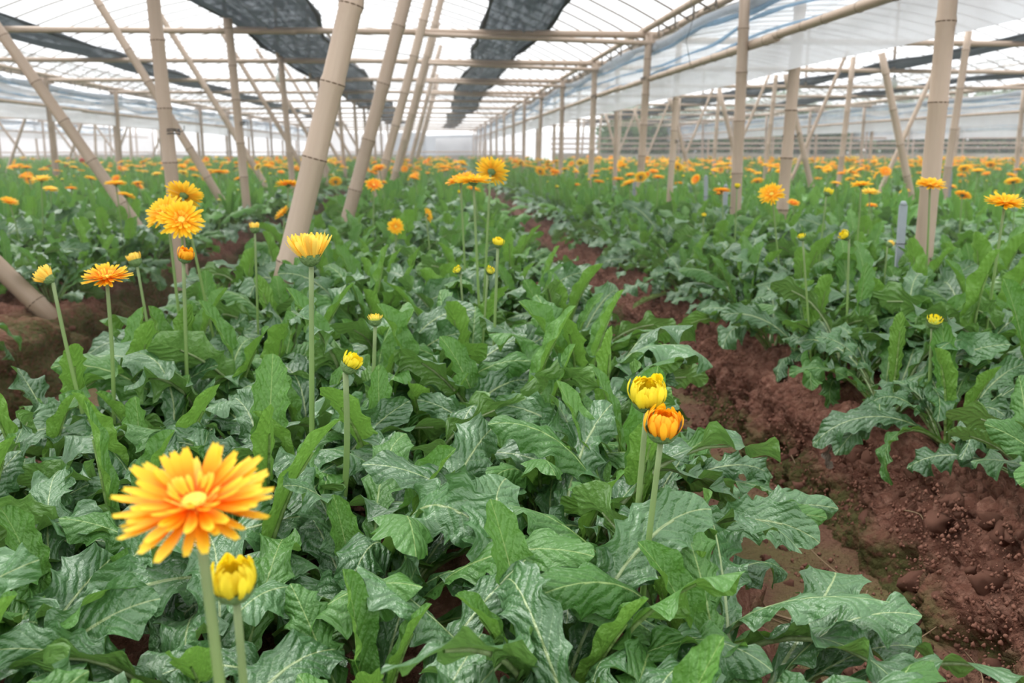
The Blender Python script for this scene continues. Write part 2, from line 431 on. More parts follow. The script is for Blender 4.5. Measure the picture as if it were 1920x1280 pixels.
# ------------------------------------------------------------------ bamboo frame
def culm_mesh(L, r0, r1, seed, mat, sides=12, bow=.0):
    rs = random.Random(seed); pts = []; rad = []; nodes = []
    z = 0; zn = rs.uniform(.1, .3); zs = [0]
    while zn < L - .03:
        nodes.append(zn); zs += [zn - .018, zn - .006, zn + .006, zn + .02]; zn += rs.uniform(.24, .36)
    zs.append(L)
    for z in zs:
        t = z / L; r = r0 + (r1 - r0) * t
        near = min((abs(z - a) for a in nodes), default=9)
        if near < .008: r *= 1.09
        elif near < .03: r *= 1.0
        pts.append((bow * math.sin(t * PI), .4 * bow * math.sin(t * 2 * PI), z)); rad.append(r)
    V, F = tube(pts, rad, sides)
    return mesh_from('bamboo_culm', V, F, [mat]), nodes
def ring_mesh():
    V = []; F = []; n = 14
    for k in range(n):
        a = 2 * PI * k / n
        for rr, z in ((1.0, -.0035), (1.085, -.0015), (1.085, .0015), (1.0, .0035)): V.append((rr * math.cos(a), rr * math.sin(a), z))
    for k in range(n):
        for j in range(3): F.append((k * 4 + j, ((k + 1) % n) * 4 + j, ((k + 1) % n) * 4 + j + 1, k * 4 + j + 1))
    return mesh_from('node_ring', V, F, [RING])
RINGM = ring_mesh()
CACHE = {}
def bamboo(name, p0, p1, r0, r1, label, cat='bamboo pole', group=None, rings=False, mat=None, bow=.0, seed=None):
    p0, p1 = Vector(p0), Vector(p1); d = p1 - p0; L = d.length
    seed = seed if seed is not None else random.randrange(9)
    mat = mat or BAMBOO
    key = (round(L, 2), round(r0, 4), round(r1, 4), seed, mat.name, round(bow, 3))
    if key not in CACHE: CACHE[key] = culm_mesh(L, r0, r1, seed, mat, 12 if rings else 7, bow)
    me, nodes = CACHE[key]
    o = obj(name, me, None, p0); o.rotation_mode = 'QUATERNION'
    q = Vector((0, 0, 1)).rotation_difference(d.normalized()); o.rotation_quaternion = q
    tag(o, label, cat, group)
    if rings:
        for z in nodes:
            t = z / L; r = (r0 + (r1 - r0) * t) * 1.02
            obj('node_ring', RINGM, o, (bow * math.sin(t * PI), .4 * bow * math.sin(t * 2 * PI), z), (0, 0, 0), (r, r, 1.0))
    return o

EAVE = 1.78; RISE = .90
YP = [0.75, 3.16, 5.31, 7.8, 10.3, 12.9, 15.5, 18.1, 20.9, 23.7, 26.6, 29.6, 32.6, 35.6, 38.6, 41.6]
BAYS = [(-5.1, 1.77, 'A'), (1.97, 8.84, 'B'), (9.04, 15.9, 'C'), (16.1, 23., 'D'), (-12.17, -5.3, 'L'), (-19.2, -12.37, 'M')]
MID = {'A': -1.42, 'B': 4.6, 'C': 12.4, 'D': 19.5, 'L': -8.6, 'M': -15.7}
def visible_x(x, y, m=1.2):  # rough plan-view frustum test
    return y > .1 and (-.50 * y - m) < x < (.68 * y + m)

def wire_tie(parent_obj, p, r):
    V = []; F = []
    for dz in (-.008, .004, .012):
        pts = [(r * 1.05 * math.cos(a * PI / 5), r * 1.05 * math.sin(a * PI / 5), dz + .004 * math.sin(a)) for a in range(11)]
        tube(pts, .0022, 4, False, V, F)
    tube([(r, 0, 0), (r + .02, .01, .01), (r + .025, 0, .03)], .002, 4, True, V, F)
    inv = parent_obj.rotation_quaternion.to_matrix().to_4x4().inverted()
    lp = inv @ (Vector(p) - parent_obj.location)
    return obj('wire_tie', mesh_from('wire_tie', V, F, [WIRE]), parent_obj, lp)

# row posts on each bay edge
ORD = ['first', 'second', 'third', 'fourth', 'fifth', 'sixth', 'seventh', 'eighth', 'ninth', 'tenth', 'eleventh', 'twelfth', 'thirteenth', 'fourteenth', 'fifteenth', 'sixteenth']
for (xa, xb, bay) in BAYS:
    for x, side in ((xa, 'l'), (xb, 'r')):
        for j, y in enumerate(YP):
            if bay == 'A' and side == 'r': yy = y
            elif bay == 'B' and side == 'l': yy = y - .72 if y < 5 else y - .72 + .45
            else: yy = y + (.0 if bay == 'A' else .5)
            if bay == 'B' and side == 'l' and j == 1: continue
            if not visible_x(x, yy): continue
            r = .033 if (bay in 'AB' and yy < 9) else .034
            if bay == 'B' and side == 'l': r = .034 if yy < 5.5 else .026
            jx = R(-.03, .03)
            top = EAVE + .02
            if bay == 'A' and side == 'r': lab, g = '%s bamboo eave post counted on from the thickest one, beside the film curtain' % ORD[max(j - 1, 0)], 'eave posts of the main bay beside the open furrow'
            elif bay == 'B' and side == 'l': lab, g = 'bamboo post standing just behind the hanging white film curtain', 'posts behind the white film curtain'
            elif bay == 'A': lab, g = 'dark bamboo post under the far eave behind the leaning braces', 'far eave posts behind the braces'
            elif x > 0: lab, g = 'slim bamboo post in the neighbouring bay beyond the white curtain', 'posts of the bays beyond the curtain'
            else: lab, g = 'slim bamboo post in the bays beyond the dark eave posts', 'posts of the bays beyond the dark eave posts'
            near = yy < 9 and bay in 'AB'
            if bay == 'A' and side == 'r' and j == 1: lab, g = 'thickest bamboo eave post, with grey concrete stake at its side', None
            bx = x + jx - (.02 if bay == 'A' and side == 'r' else 0)
            o = bamboo('bamboo_post', (bx, yy, .12), (x + R(-.02, .03), yy + R(-.03, .03), top), r, r * .93, lab, 'post', g, near, BAMBOO_D if (side == 'l' and bay == 'A') else BAMBOO)
            if bay == 'A' and side == 'r' and j in (2, 3, 4): wire_tie(o, (x, yy, 1.44), r)
            if bay == 'B' and side == 'l' and j in (2, 3): wire_tie(o, (x, yy, .92), r)

# middle row posts
midA = [(-1.23, 4.5), (-1.46, 7.3), (-1.52, 10.1), (-1.5, 12.9), (-1.48, 15.5), (-1.48, 18.2), (-1.48, 21), (-1.5, 24), (-1.5, 27), (-1.5, 31)]
for i, (x, y) in enumerate(midA):
    lab = 'tall bamboo centre post set in the left soil bank beside the paired golden blooms' if i == 0 else 'bamboo centre post under the roof ridge between the leaning braces'
    o = bamboo('bamboo_post', (x, y, .05 if i == 0 else .15), (x - .06 + R(-.02, .02), y, 2.05 if i == 0 else EAVE + .04), .033, .031, lab, 'post', None if i == 0 else 'centre posts under the main ridge', y < 9)
    if i < 2: wire_tie(o, (x, y, .93 + .12 * i), .033)
for bay, ys_, x in (('B', [8.0, 10.2, 12.6, 15, 17.6, 20.3, 23, 26, 29], 4.6), ('C', [18, 20.5, 23, 26, 29], 12.0), ('L', [14, 16.5, 19, 21.6, 24.3, 27, 30], -8.6), ('M', [26, 29, 32], -15.7)):
    for y in ys_:
        if visible_x(x, y):
            bamboo('bamboo_post', (x, y, .15), (x + .07 + R(-.03, .03), y, EAVE + .1), .034, .03, 'bamboo centre post in a neighbouring bay, taller than its braces', 'post', 'centre posts of the neighbouring bays', y < 9)
# leaning braces, right-hand series (lean towards the furrow side)
for i, y in enumerate([3.05, 5.15, 7.7, 9.6, 12.4, 15, 17.6, 20.4, 23]):
    s = .285 + R(-.015, .015) ; x0 = -.475 + (0 if i < 3 else R(-.05, .05)); z0, z1 = .2, 2.5
    xc = x0 + s * (z0 - .55) if i else -.46 + .3 * (z0 - .57)
    lab = ['thickest leaning bamboo brace rising behind the pale yellow cup bloom', 'pale leaning bamboo brace with knots, second in the rising series'][i] if i < 2 else 'leaning bamboo brace in the receding series under the ridge'
    o = bamboo('bamboo_brace', (xc, y, z0), (xc + s * (z1 - z0), y + .05, z1), .039 if i == 0 else .036, .035, lab, 'brace', None if i < 2 else 'braces leaning towards the furrow', y < 9, bow=.01)
# left-hand series
for i, (y, xb, zb, s) in enumerate([(5.5, -1.76, .44, .61), (7.5, -1.70, .44, .55), (10, -1.78, .44, .56), (12.8, -1.7, .44, .55), (15.4, -1.7, .44, .55), (18, -1.7, .44, .55), (20.8, -1.7, .44, .55), (24, -1.7, .44, .55)]):
    z0, z1 = .2, 2.45
    lab = ['long bamboo brace slanting away from the paired golden blooms to the roof', 'slanting bamboo brace passing behind the tall centre post'][i] if i < 2 else 'bamboo brace slanting outward in the receding series'
    bamboo('bamboo_brace', (xb - s * (z0 - zb), y, z0), (xb - s * (z1 - zb), y, z1), .033, .029, lab, 'brace', None if i < 2 else 'braces slanting away from the furrow', y < 9, bow=.008)
bamboo('bamboo_brace', (-1.475, 3.63, .17), (-2.75, 3.75, 1.55), .037, .033, 'thick stained bamboo brace footed in the mossy bank near the small orange bloom', 'brace', None, True, BAMBOO_D)
# braces of bay B and L
for i, y in enumerate([8.0, 10.2, 12.6, 15.2, 18, 21]):
    bamboo('bamboo_brace', (4.33, y - .1, .2), (3.87, y - .1, EAVE - .1), .034, .03, 'bamboo brace leaning under the neighbouring roof beyond the white curtain', 'brace', 'braces in the bay beyond the curtain', y < 9)
    bamboo('bamboo_brace', (4.02, y + .25, .2), (4.72, y + .25, EAVE + .2), .022, .02, 'thin pale pole crossing behind the bay braces', 'brace', 'thin crossing poles in the bay beyond the curtain')
for y in [13, 15.6, 18.2, 21, 24, 27]:
    bamboo('bamboo_brace', (-8.2, y, .2), (-7.5, y, EAVE), .03, .027, 'bamboo brace leaning in the bay beyond the dark eave posts', 'brace', 'braces beyond the dark eave posts')
    bamboo('bamboo_brace', (-8.7, y + .3, .2), (-9.7, y + .3, EAVE), .03, .027, 'bamboo brace leaning in the bay beyond the dark eave posts', 'brace', 'braces beyond the dark eave posts')

# tie beams, eave beams, ridges, king posts
for (xa, xb, bay) in BAYS:
    for j, y in enumerate(YP):
        yy = y if bay == 'A' else y + (.35 if bay == 'B' else .5)
        if yy < 2.5 or not visible_x(max(xa, min(xb, .09 * yy)), yy, .5): continue
        sag = R(-.015, .015)
        if bay == 'A':
            lab, g = 'horizontal bamboo tie beam crossing the main bay below the roof', 'tie beams of the main bay'
            bamboo('tie_beam', (xa - .08, yy + .04, EAVE + sag), (-1.1, yy + .05, EAVE + .02), .027, .024, lab, 'beam', g)
            bamboo('tie_beam', (xb + .14, yy + .04, EAVE + .02), (-1.6, yy + .07, EAVE + .03), .030, .025, lab, 'beam', g)
            if j < 7: bamboo('tie_beam', (xb + .1, yy - .02, EAVE - .055), (xb - 1.9, yy - .02, EAVE + .0), .022, .018, 'short bamboo beam doubled under the main tie beam at the eave', 'beam', 'short doubled beams at the eave')
        elif yy < 34:
            bamboo('tie_beam', (xa - .1, yy, EAVE + sag), (xb + .1, yy, EAVE + R(-.03, .03)), .027, .024, 'bamboo tie beam across a neighbouring bay', 'beam', 'tie beams of the neighbouring bays')
        if bay in 'AB' and yy < 24:
            c = (xa + xb) / 2
            bamboo('king_post', (c, yy + .05, EAVE + .02), (c, yy + .05, EAVE + RISE - .03), .018, .016, 'short bamboo king post between tie beam and ridge', 'post', 'king posts under the ridges')
    for x in (xa, xb):
        y = 0.6 if bay in 'AB' else 6
        while y < 42:
            if visible_x(x, y + 5, 2): bamboo('eave_beam', (x, y, EAVE + .06), (x + R(-.02, .02), y + 5.3, EAVE + .055), .028, .024, 'long bamboo eave beam laid along the tops of the posts', 'beam', 'eave beams along the post rows', False)
            y += 5.
    c = (xa + xb) / 2; y = 1.
    while y < 42:
        if visible_x(c, y + 5, 2): bamboo('ridge_pole', (c, y, EAVE + RISE - .0), (c, y + 5.3, EAVE + RISE - .005), .026, .024, 'bamboo ridge pole under the arched film roof', 'beam', 'ridge poles', mat=BAMBOO_D)
        y += 5.

# arched film roofs with cane rafters
def arch(t, half, drop=.0): return EAVE + .085 + RISE * (1 - t * t)
for (xa, xb, bay) in BAYS:
    c, h = (xa + xb) / 2, (xb - xa) / 2
    ts = np.linspace(-1.03, 1.03, 33); ys_ = np.arange(-3, 44.1, .5 if bay == 'A' else 1.)
    T, YY = np.meshgrid(ts, ys_)
    P = np.stack([c + T * h, YY, EAVE + .105 + RISE * (1 - T * T) + .012 * np.sin(YY * 2 * PI / 1.0) * (1 - .3 * np.abs(T))], -1)
    roof = obj('ceiling', grid_mesh('ceiling', P, ROOF)); tag(roof, kind='structure')
    V, F = tube([(t * h, 0, EAVE + .085 + RISE * (1 - t * t)) for t in np.linspace(-1.035, 1.035, 25)], .0085, 5)
    rme = mesh_from('rafter', V, F, [RAFT])
    yl = list(np.arange(1.4, 30, .5)) if bay in 'AB' else list(np.arange(8, 30, .75))
    for y in yl: obj('rafter', rme, roof, (c, y + R(-.06, .06), R(-.01, .01)))
    if bay in 'AB':
        V, F = tube([(0, 0, 0), (.0, .0, -.11)], .008, 5); tm = mesh_from('rafter_peg', V, F, [RAFT])
        for y in yl:
            if y < 16:
                for sx in (-1, 1): obj('rafter_peg', tm, roof, (c + sx * (h + .02), y + .03, EAVE + .07))

# bunched shade nets lying on the tie beams
def net(xc, w, z, y0, y1, label, seed, thick=.10):
    ys_ = np.arange(y0, y1, .12); s = np.linspace(-1, 1, 25)
    S, YY = np.meshgrid(s, ys_)
    wv = w * (1 + .10 * np.sin(YY * .9 + seed) + .07 * vnoise(YY * 1.3, YY * 0 + seed, YY * 0))
    x = xc + wv * .5 * S + .06 * vnoise(YY * .5, YY * 0 + seed * 3., YY * 0)
    fold = thick * vnoise(S * 5 + seed, YY * .25, YY * 0) + .4 * thick * vnoise(S * 13, YY * .5 + seed, YY * 0)
    zz = z + .06 + fold * .5 + .03 * np.abs(S) ** 2 - .025 * np.abs(np.sin(YY * PI / 2.6))
    V = grid_mesh('shade_net', np.stack([x, YY, zz], -1), NET)
    o = obj('shade_net', V); tag(o, label, 'shade net')
    # a rolled selvedge along each edge
    for e, sg in ((0, -1), (-1, 1)):
        pts = [(x[i, e], ys_[i], zz[i, e] - .01) for i in range(0, len(ys_), 4)]
        VV, FF = tube(pts, [.018 + .008 * math.sin(i * 1.7) for i in range(len(pts))], 6)
        obj('net_selvedge', mesh_from('net_selvedge', VV, FF, [NET]), o)
    return o
net(.66, .52, EAVE + .02, 2.0, 40, 'black shade net gathered lengthwise between ridge and furrow-side eave', 1)
net(-1.36, .74, EAVE + .06, 2.0, 36, 'wide black shade net gathered along the centre posts', 2, .16)
net(-3.55, .45, EAVE + .02, 3.0, 36, 'narrow black shade net gathered towards the far dark eave posts', 3)
net(5.5, .55, EAVE + .02, 3.0, 34, 'black shade net drooping in the neighbouring bay nearest the white curtain', 4)
net(7.6, .5, EAVE + .02, 6.0, 34, 'second black shade net of the neighbouring bay beside its far eave', 5)
net(-7.2, .5, EAVE + .0, 8, 34, 'black shade net in the bay beyond the dark eave posts', 6)
net(-10.2, .5, EAVE + .0, 10, 34, 'farther black shade net in the bay beyond the dark eave posts', 7)
net(12.5, .5, EAVE + .0, 12, 34, 'black shade net two bays beyond the white curtain', 8)

# film curtains bunched between doubled posts
def curtain(x, y0, y1, seed, label, dy=.06):
    root = bpy.data.objects.new('film_curtain', None); COL.objects.link(root); root.location = (x, y0, 0); tag(root, label, 'curtain')
    ys_ = np.arange(0, y1 - y0, dy)
    def sheet(name, zt, zb, mat, amp, n, fz=1.):
        S, YY = np.meshgrid(np.linspace(0, 1, n), ys_)
        zt_, zb_ = (np.interp(YY, [0, 50], [zt, zt]), np.interp(YY, [0, 50], [zb, zb]))
        zb_ = zb_ + .02 * vnoise(YY * .8, YY * 0 + seed, YY * 0) * fz; zt_ = zt_ + .03 * vnoise(YY * .7, YY * 0 + seed + 9, YY * 0) * fz
        z = zt_ + (zb_ - zt_) * S
        xx = amp * fbm(YY * 1.1, S * 3.5 + YY * .8, YY * 0 + seed, 3)
        return obj(name, grid_mesh(name, np.stack([xx, YY, z], -1), mat), root)
    sheet('film_skirt', 1.44, 1.255, CURT2, .012, 5, .5)
    sheet('film_sheet', 1.74, 1.44, CURT, .035, 9, .5)
    def fold(name, z, r, mat, sd, wob):
        pts = []; rad = []
        for i, yy in enumerate(np.arange(0, y1 - y0, .14)):
            a = np.array([yy]); nz = float(vnoise(a * .9, a * 0 + sd, a * 0)[0]); n2 = float(vnoise(a * 3., a * 0 + sd + 5, a * 0)[0])
            pts.append((-.01 + .02 * n2, yy, z + wob * nz)); rad.append(r * (1 + .45 * n2))
        V, F = tube(pts, rad, 7); o = obj(name, mesh_from(name, V, F, [mat]), root); return o
    fold('film_roll', 1.715, .036, ROLLF, seed + 1, .03)
    fold('blue_fold', 1.665, .014, BLUE, seed + 2, .03)
    fold('blue_fold', 1.57, .011, BLUE, seed + 3, .05)
    fold('blue_fold', 1.485, .009, BLUE, seed + 4, .02)
    return root
curtain(1.86, .8, 40, 11, 'white film curtain with blue folds hung beside the open furrow eave posts')
curtain(-5.2, 6, 40, 31, 'white film curtain with blue folds behind the dark far eave posts', .12)
curtain(8.94, 8, 36, 51, 'bunched white film curtain along the far eave of the neighbouring bay', .15)
curtain(-12.27, 16, 38, 71, 'distant white film curtain two bays beyond the dark eave posts', .2)
curtain(16.0, 20, 36, 91, 'distant white film curtain two bays beyond the furrow curtain', .2)
for x, ya, lab, g in ((1.815, .8, 'bamboo rail clamping the white film curtain beside the furrow bed', 'curtain rails beside the furrow bed'), (-5.14, 6, 'bamboo rail clamping the film curtain behind the braces', 'curtain rails behind the braces'),
                      (8.88, 8, 'bamboo rail clamping the far film curtain of the neighbouring bay', 'far curtain rails'), (-12.2, 16, 'distant bamboo rail on the curtain two bays away', 'distant curtain rails')):
    y = ya
    while y < 39:
        bamboo('curtain_rail', (x, y, 1.445 + R(-.01, .01)), (x, y + 4.3, 1.445), .027, .022, lab, 'rail', g, y < 6 and x < 5); y += 4.1

# grey stakes, hanging bulbs, hanging wire
def stake(x, y, top, lab, g=None):
    V, F = box_vf(-.0125, .0125, -.011, .011, 0, top - .1); V2, F2 = box_vf(-.017, -.011, -.018, -.0141, 0, top - .1)
    m = mesh_from('stake_body', V, F, [GREY], smooth=False)
    root = obj('concrete_stake', m, None, (x, y, .1), (0, R(-.03, .03), R(-.3, .3))); tag(root, lab, 'stake', g)
    V, F = tube([(0, 0, top - .1), (0, -.001, top - .085)], [.014, .008], 6); obj('stake_cap', mesh_from('stake_cap', V, F, [GREY]), root)
    for zz in (.3, .42):
        pts = [(.028 * math.cos(a * PI / 5) + .012, .024 * math.sin(a * PI / 5), zz) for a in range(11)]; V, F = tube(pts, .0015, 4, False)
        obj('wire_tie', mesh_from('wire_tie', V, F, [WIRE]), root)
stake(1.66, 3.12, .655, 'grey concrete stake tied to the thickest eave post')
stake(1.70, 5.25, .64, 'grey concrete stake beside the eave post with the wire tie', None)
stake(1.99, 6.6, .66, 'grey concrete stake by the slim post behind the curtain', None)
stake(1.72, 7.9, .6, 'short grey stake at the third eave post', None)
stake(4.7, 8.05, .66, 'grey stake at the neighbouring centre post', None)
stake(4.68, 10.3, .62, 'grey stake at a farther neighbouring centre post', None)
def bulb(x, y, lab):
    prof = [(.0, .0), (.022, .008), (.040, .035), (.043, .06), (.032, .088), (.017, .108), (.015, .13), (.012, .135)]
    V = []; F = []; n = 12
    for r, z in prof:
        for k in range(n): V.append((r * math.cos(2 * PI * k / n), r * math.sin(2 * PI * k / n), z))
    for i in range(len(prof) - 1):
        for k in range(n): a = i * n + k; b = i * n + (k + 1) % n; F.append((a, b, b + n, a + n))
    root = obj('hanging_bulb', mesh_from('glass_bulb', V, F, [BULB]), None, (x, y, EAVE - .21)); tag(root, lab, 'light bulb')
    V, F = tube([(0, 0, .12), (0, 0, .16)], .016, 8); obj('socket', mesh_from('socket', V, F, [GREY]), root)
    V, F = tube([(0, 0, .16), (.003, 0, .22)], .003, 5); obj('cord', mesh_from('cord', V, F, [WIRE]), root)
bulb(-1.66, 10.35, 'white glass bulb hanging from the tie beam near the centre posts')
bulb(5.4, 10.65, 'white glass bulb hanging in the neighbouring bay beyond the curtain')
V, F = tube([(0, 0, 0), (.02, 0, -.12), (-.02, 0, -.25), (.015, 0, -.40)], .0018, 4)
tag(obj('hanging_wire', mesh_from('hanging_wire', V, F, [WIRE]), None, (1.62, 5.9, EAVE + .0)), 'thin black wire dangling from the eave beside the film roll', 'wire')

# far end: film aprons and poles; hedge beyond
def apron(name, x0, x1, y, z0, z1, mat, seed, label, cat='curtain', g=None):
    xs_ = np.linspace(0, x1 - x0, max(8, int((x1 - x0) / .2))); S, XX = np.meshgrid(np.linspace(0, 1, 6), xs_)
    z = z1 + (z0 - z1) * S + .05 * vnoise(XX * .6, XX * 0 + seed, S); yy = .08 * fbm(XX * 1.4, S * 2, XX * 0 + seed, 3)
    o = obj(name, grid_mesh(name, np.stack([XX, yy, z], -1), mat), None, (x0, y, 0)); tag(o, label, cat, g); return o
CREAM = simple_mat('cream_sheet', (.42, .385, .32), .8, .1, .1, noise=(3, (.33, .30, .25)), bump=.5)
apron('apron_sheet', -22, 4, 42.3, .05, .72, CREAM, 3, 'low cream plastic apron closing the far end of the main bays', 'plastic sheet')
apron('apron_sheet', 4, 26, 31.5, .05, .80, CREAM, 5, 'low cream plastic apron in front of the green hedge', 'plastic sheet')
apron('end_curtain', -1.9, -.4, 42.4, .5, 1.75, GREYF, 9, 'grey film sheet hanging at the far end below the net')
apron('end_curtain', -.5, 2.0, 42.7, .25, 1.62, GREYF, 22, 'dark film bundle at the far end under the furrow-side net')
apron('end_curtain', .05, 1.7, 42.4, .5, 1.5, CURT2, 12, 'pale film sheet hanging at the far end beside the last eave post')
apron('end_curtain', -5.0, -2.2, 42.4, .5, 1.7, CURT2, 15, 'whitish film sheet hanging at the far end behind the braces')
apron('end_curtain', -12., -5.4, 42.4, .5, 1.7, CURT, 17, 'wide film sheet closing the end of the bay beyond the dark posts')
apron('end_curtain', -20., -12.4, 42.4, .5, 1.7, CURT2, 18, 'wide film sheet closing the end of the outermost bay')
apron('end_curtain', 2.1, 8.7, 42.4, .5, 1.7, CURT, 19, 'wide film sheet closing the end of the neighbouring bay')
for z in (.95, 1.12, 1.3):
    bamboo('end_rail', (4, 31.8, z), (26, 31.8, z + .05), .03, .03, 'horizontal bamboo rail in front of the green hedge', 'rail', 'rails in front of the hedge')
bamboo('end_rail', (-20, 42.2, .82), (4, 42.2, .85), .03, .03, 'bamboo rail above the cream apron at the far end', 'rail')

# ------------------------------------------------------------------ leaves
def leaf_arrays(L, W, a0, curl, p, seed, ni=56, cols=(-1, -.72, -.42, -.12, 0, .12, .42, .72, 1), t0=.22, lobes=6.5, depth=.42, undul=.22, camber=.12, twist=.0, side=0.):
    rs = np.random.default_rng(seed)
    t = np.linspace(0, 1, ni); th = a0 - curl * t ** p
    ds = L / (ni - 1)
    cx = np.r_[0, np.cumsum(np.cos((th[1:] + th[:-1]) / 2) * ds)]; cz = np.r_[0, np.cumsum(np.sin((th[1:] + th[:-1]) / 2) * ds)]
    sway = side * L * t ** 2
    x = np.clip((t - t0) / (1 - t0), 0, 1)
    env = (.12 + .88 * x ** .95) * (1 - x ** 3.6) ** .62; env = env / env.max()
    env = np.where(t < t0, 0, env * np.clip((t - t0) / .06, 0, 1) ** .7)
    u = np.array(cols); V = np.zeros((ni, len(u), 3)); UV = np.zeros((ni, len(u), 2))
    ph = [rs.uniform(0, 1), rs.uniform(0, 1)]; up = rs.uniform(0, 6.28, 4)
    for j, uu in enumerate(u):
        sd = 0 if uu < 0 else 1
        f = np.mod(x * lobes + ph[sd] + .12 * np.sin(9 * x + up[sd]), 1)
        tooth = np.where(f < .72, (f / .72) ** 2.1, 1 - ((f - .72) / .28) ** .8)
        dp = depth * (1.1 - .5 * x)
        m = 1 - dp * (1 - tooth)
        hw = W / 2 * env * (1 - (1 - m) * abs(uu) ** .7) + .0035 * (1 - .6 * t)
        off = hw * uu
        au = abs(uu)
        nz = undul * W * .5 * env * au ** 1.6 * np.sin(2 * PI * (x * lobes * .5) + up[2 + sd]) + .35 * undul * W * .5 * env * au ** 2 * np.sin(2 * PI * (x * lobes * 1.0 + ph[sd]) )
        nz += camber * W * (au ** 2) * env * (1 if camber > 0 else 1)
        nz = nz + (.004 * (1 - t) if au > .9 else 0)
        tw = twist * t
        oy = off * np.cos(tw) - nz * np.sin(tw); on = off * np.sin(tw) + nz * np.cos(tw)
        V[:, j, 0] = cx - np.sin(th) * on; V[:, j, 1] = oy + sway; V[:, j, 2] = cz + np.cos(th) * on
        UV[:, j, 0] = .5 + .5 * uu * np.clip(env, .05, 1); UV[:, j, 1] = x
    return V, UV, (cx, cz, th, sway)
def leaf_faces(ni, nc):
    i = np.arange(ni - 1)[:, None] * nc + np.arange(nc - 1)[None]
    return np.stack([i, i + nc, i + nc + 1, i + 1], -1).reshape(-1, 4)
def leaf_mesh(mat, **kw):
    V, UV, (cx, cz, th, sw) = leaf_arrays(**kw); ni, nc = V.shape[:2]
    Q = leaf_faces(ni, nc); Vl = V.reshape(-1, 3); Ul = UV.reshape(-1, 2)
    # fleshy petiole and midrib under the blade
    ring = []; n = 6; idx = list(range(0, ni - 6, 5))
    tv = []; tu = []
    for a in idx:
        tt = a / (ni - 1); r = .0042 * (1 - tt) ** .7 * kw['L'] / .33 + .0006
        for k in range(n):
            an = 2 * PI * k / n; dn = r * math.sin(an) - r * .8; dy = r * math.cos(an)
            tv.append((cx[a] - math.sin(th[a]) * dn, dy + sw[a], cz[a] + math.cos(th[a]) * dn)); tu.append((.5, tt))
    b0 = len(Vl); tq = []
    for i in range(len(idx) - 1):
        for k in range(n): tq.append((b0 + i * n + k, b0 + i * n + (k + 1) % n, b0 + (i + 1) * n + (k + 1) % n, b0 + (i + 1) * n + k))
    return fast_mesh('leaf', np.vstack([Vl, np.array(tv)]), np.vstack([Q, np.array(tq)]), [mat], np.vstack([Ul, np.array(tu)]))

def mature_kw(s, rs):
    return dict(L=rs.uniform(.24, .345), W=rs.uniform(.062, .088), a0=math.radians(rs.uniform(52, 84)), curl=math.radians(rs.uniform(55, 150)), p=rs.uniform(1.0, 2.2), seed=s,
                lobes=rs.uniform(6., 8.5), depth=rs.uniform(.36, .62), undul=rs.uniform(.22, .55), camber=rs.uniform(-.32, .14), twist=rs.uniform(-1.1, 1.1), side=rs.uniform(-.22, .22), t0=rs.uniform(.18, .28))
def young_kw(s, rs):
    return dict(L=rs.uniform(.23, .33), W=rs.uniform(.042, .062), a0=math.radians(rs.uniform(80, 92)), curl=math.radians(rs.uniform(5, 45)), p=rs.uniform(1.2, 2.4), seed=s + 100,
                lobes=rs.uniform(6.5, 9), depth=rs.uniform(.30, .50), undul=rs.uniform(.10, .22), camber=rs.uniform(.12, .38), twist=rs.uniform(-.7, .7), side=rs.uniform(-.08, .08), t0=rs.uniform(.12, .2))
rs_ = random.Random(3)
ML = [leaf_mesh(LEAF[0], **mature_kw(s, rs_)) for s in range(26)]
YL = [leaf_mesh(LEAF[1], **young_kw(s, rs_)) for s in range(14)]
ML2 = [leaf_mesh(LEAF[2], **{**mature_kw(s + 40, rs_), 'L': rs_.uniform(.25, .33), 'W': rs_.uniform(.052, .075)}) for s in range(9)]   # fresh green arching leaves

def lone_leaf(name, me, mat, loc, rot, sc, lab):
    m2 = me.copy(); m2.materials.clear(); m2.materials.append(mat); tag(obj(name, m2, None, loc, rot, sc), lab, 'leaf')
PALE = leaf_material('leaf_pale', (.24, .36, .10), (.30, .42, .13), (.33, .44, .16), (.40, .50, .22), .5, .4, .2)
DRY = leaf_material('leaf_dry', (.16, .12, .09), (.24, .19, .15), (.22, .18, .14), (.25, .2, .15), .8, .1, .05)
lone_leaf('fallen_leaf', YL[2], PALE, (1.02, 3.75, .26), (.4, 1.75, 2.9), .85, 'pale yellowish green leaf lying down the red bank')
lone_leaf('dry_leaf', ML[4], DRY, (.965, 1.92, .20), (.3, 1.3, 3.3), .42, 'shrivelled grey-brown dry leaf stuck on the red bank')
lone_leaf('dry_leaf', ML[7], DRY, (.70, .98, .012), (.1, .95, .8), .3, 'crumpled brown dry leaf on the furrow floor')
# plant positions
INSET = {'middle': (.28, .19), 'right': (.20, .16), 'left': (.16, .20)}
def bed_plants():
    out = []
    for (x0, x1, key) in BEDS:
        far = key.startswith('far') or key[-1] in '23'
        y = .30
        while y < 41:
            if y < 1.7 and key == 'middle': dx, dy = .205, .20
            elif y < 6: dx, dy = .24, .245
            elif y < 16: dx, dy = .285, .29
            elif y < 26: dx, dy = .42, .46
            else: dx, dy = .55, .8
            n = max(2, int(round((x1 - x0 - .36) / dx)) + 1)
            for i in range(n):
                il, ir = INSET.get(key, (.16, .16)); x = x0 + il + (x1 - x0 - il - ir) * i / (n - 1) + R(-.04, .04); yy = y + R(-.06, .06) + (.5 * dy if i % 2 else 0)
                if visible_x(x, yy, 1.3) and not (x > 3 and yy > 31) and not (key == 'left' and 2.95 < yy < 3.75 and x > -1.85): out.append((x, yy, key, i == 0, i == n - 1))
            y += dy
    return out
plants = bed_plants()
fx, fy = math.sin(math.radians(4.773)), math.cos(math.radians(4.773))
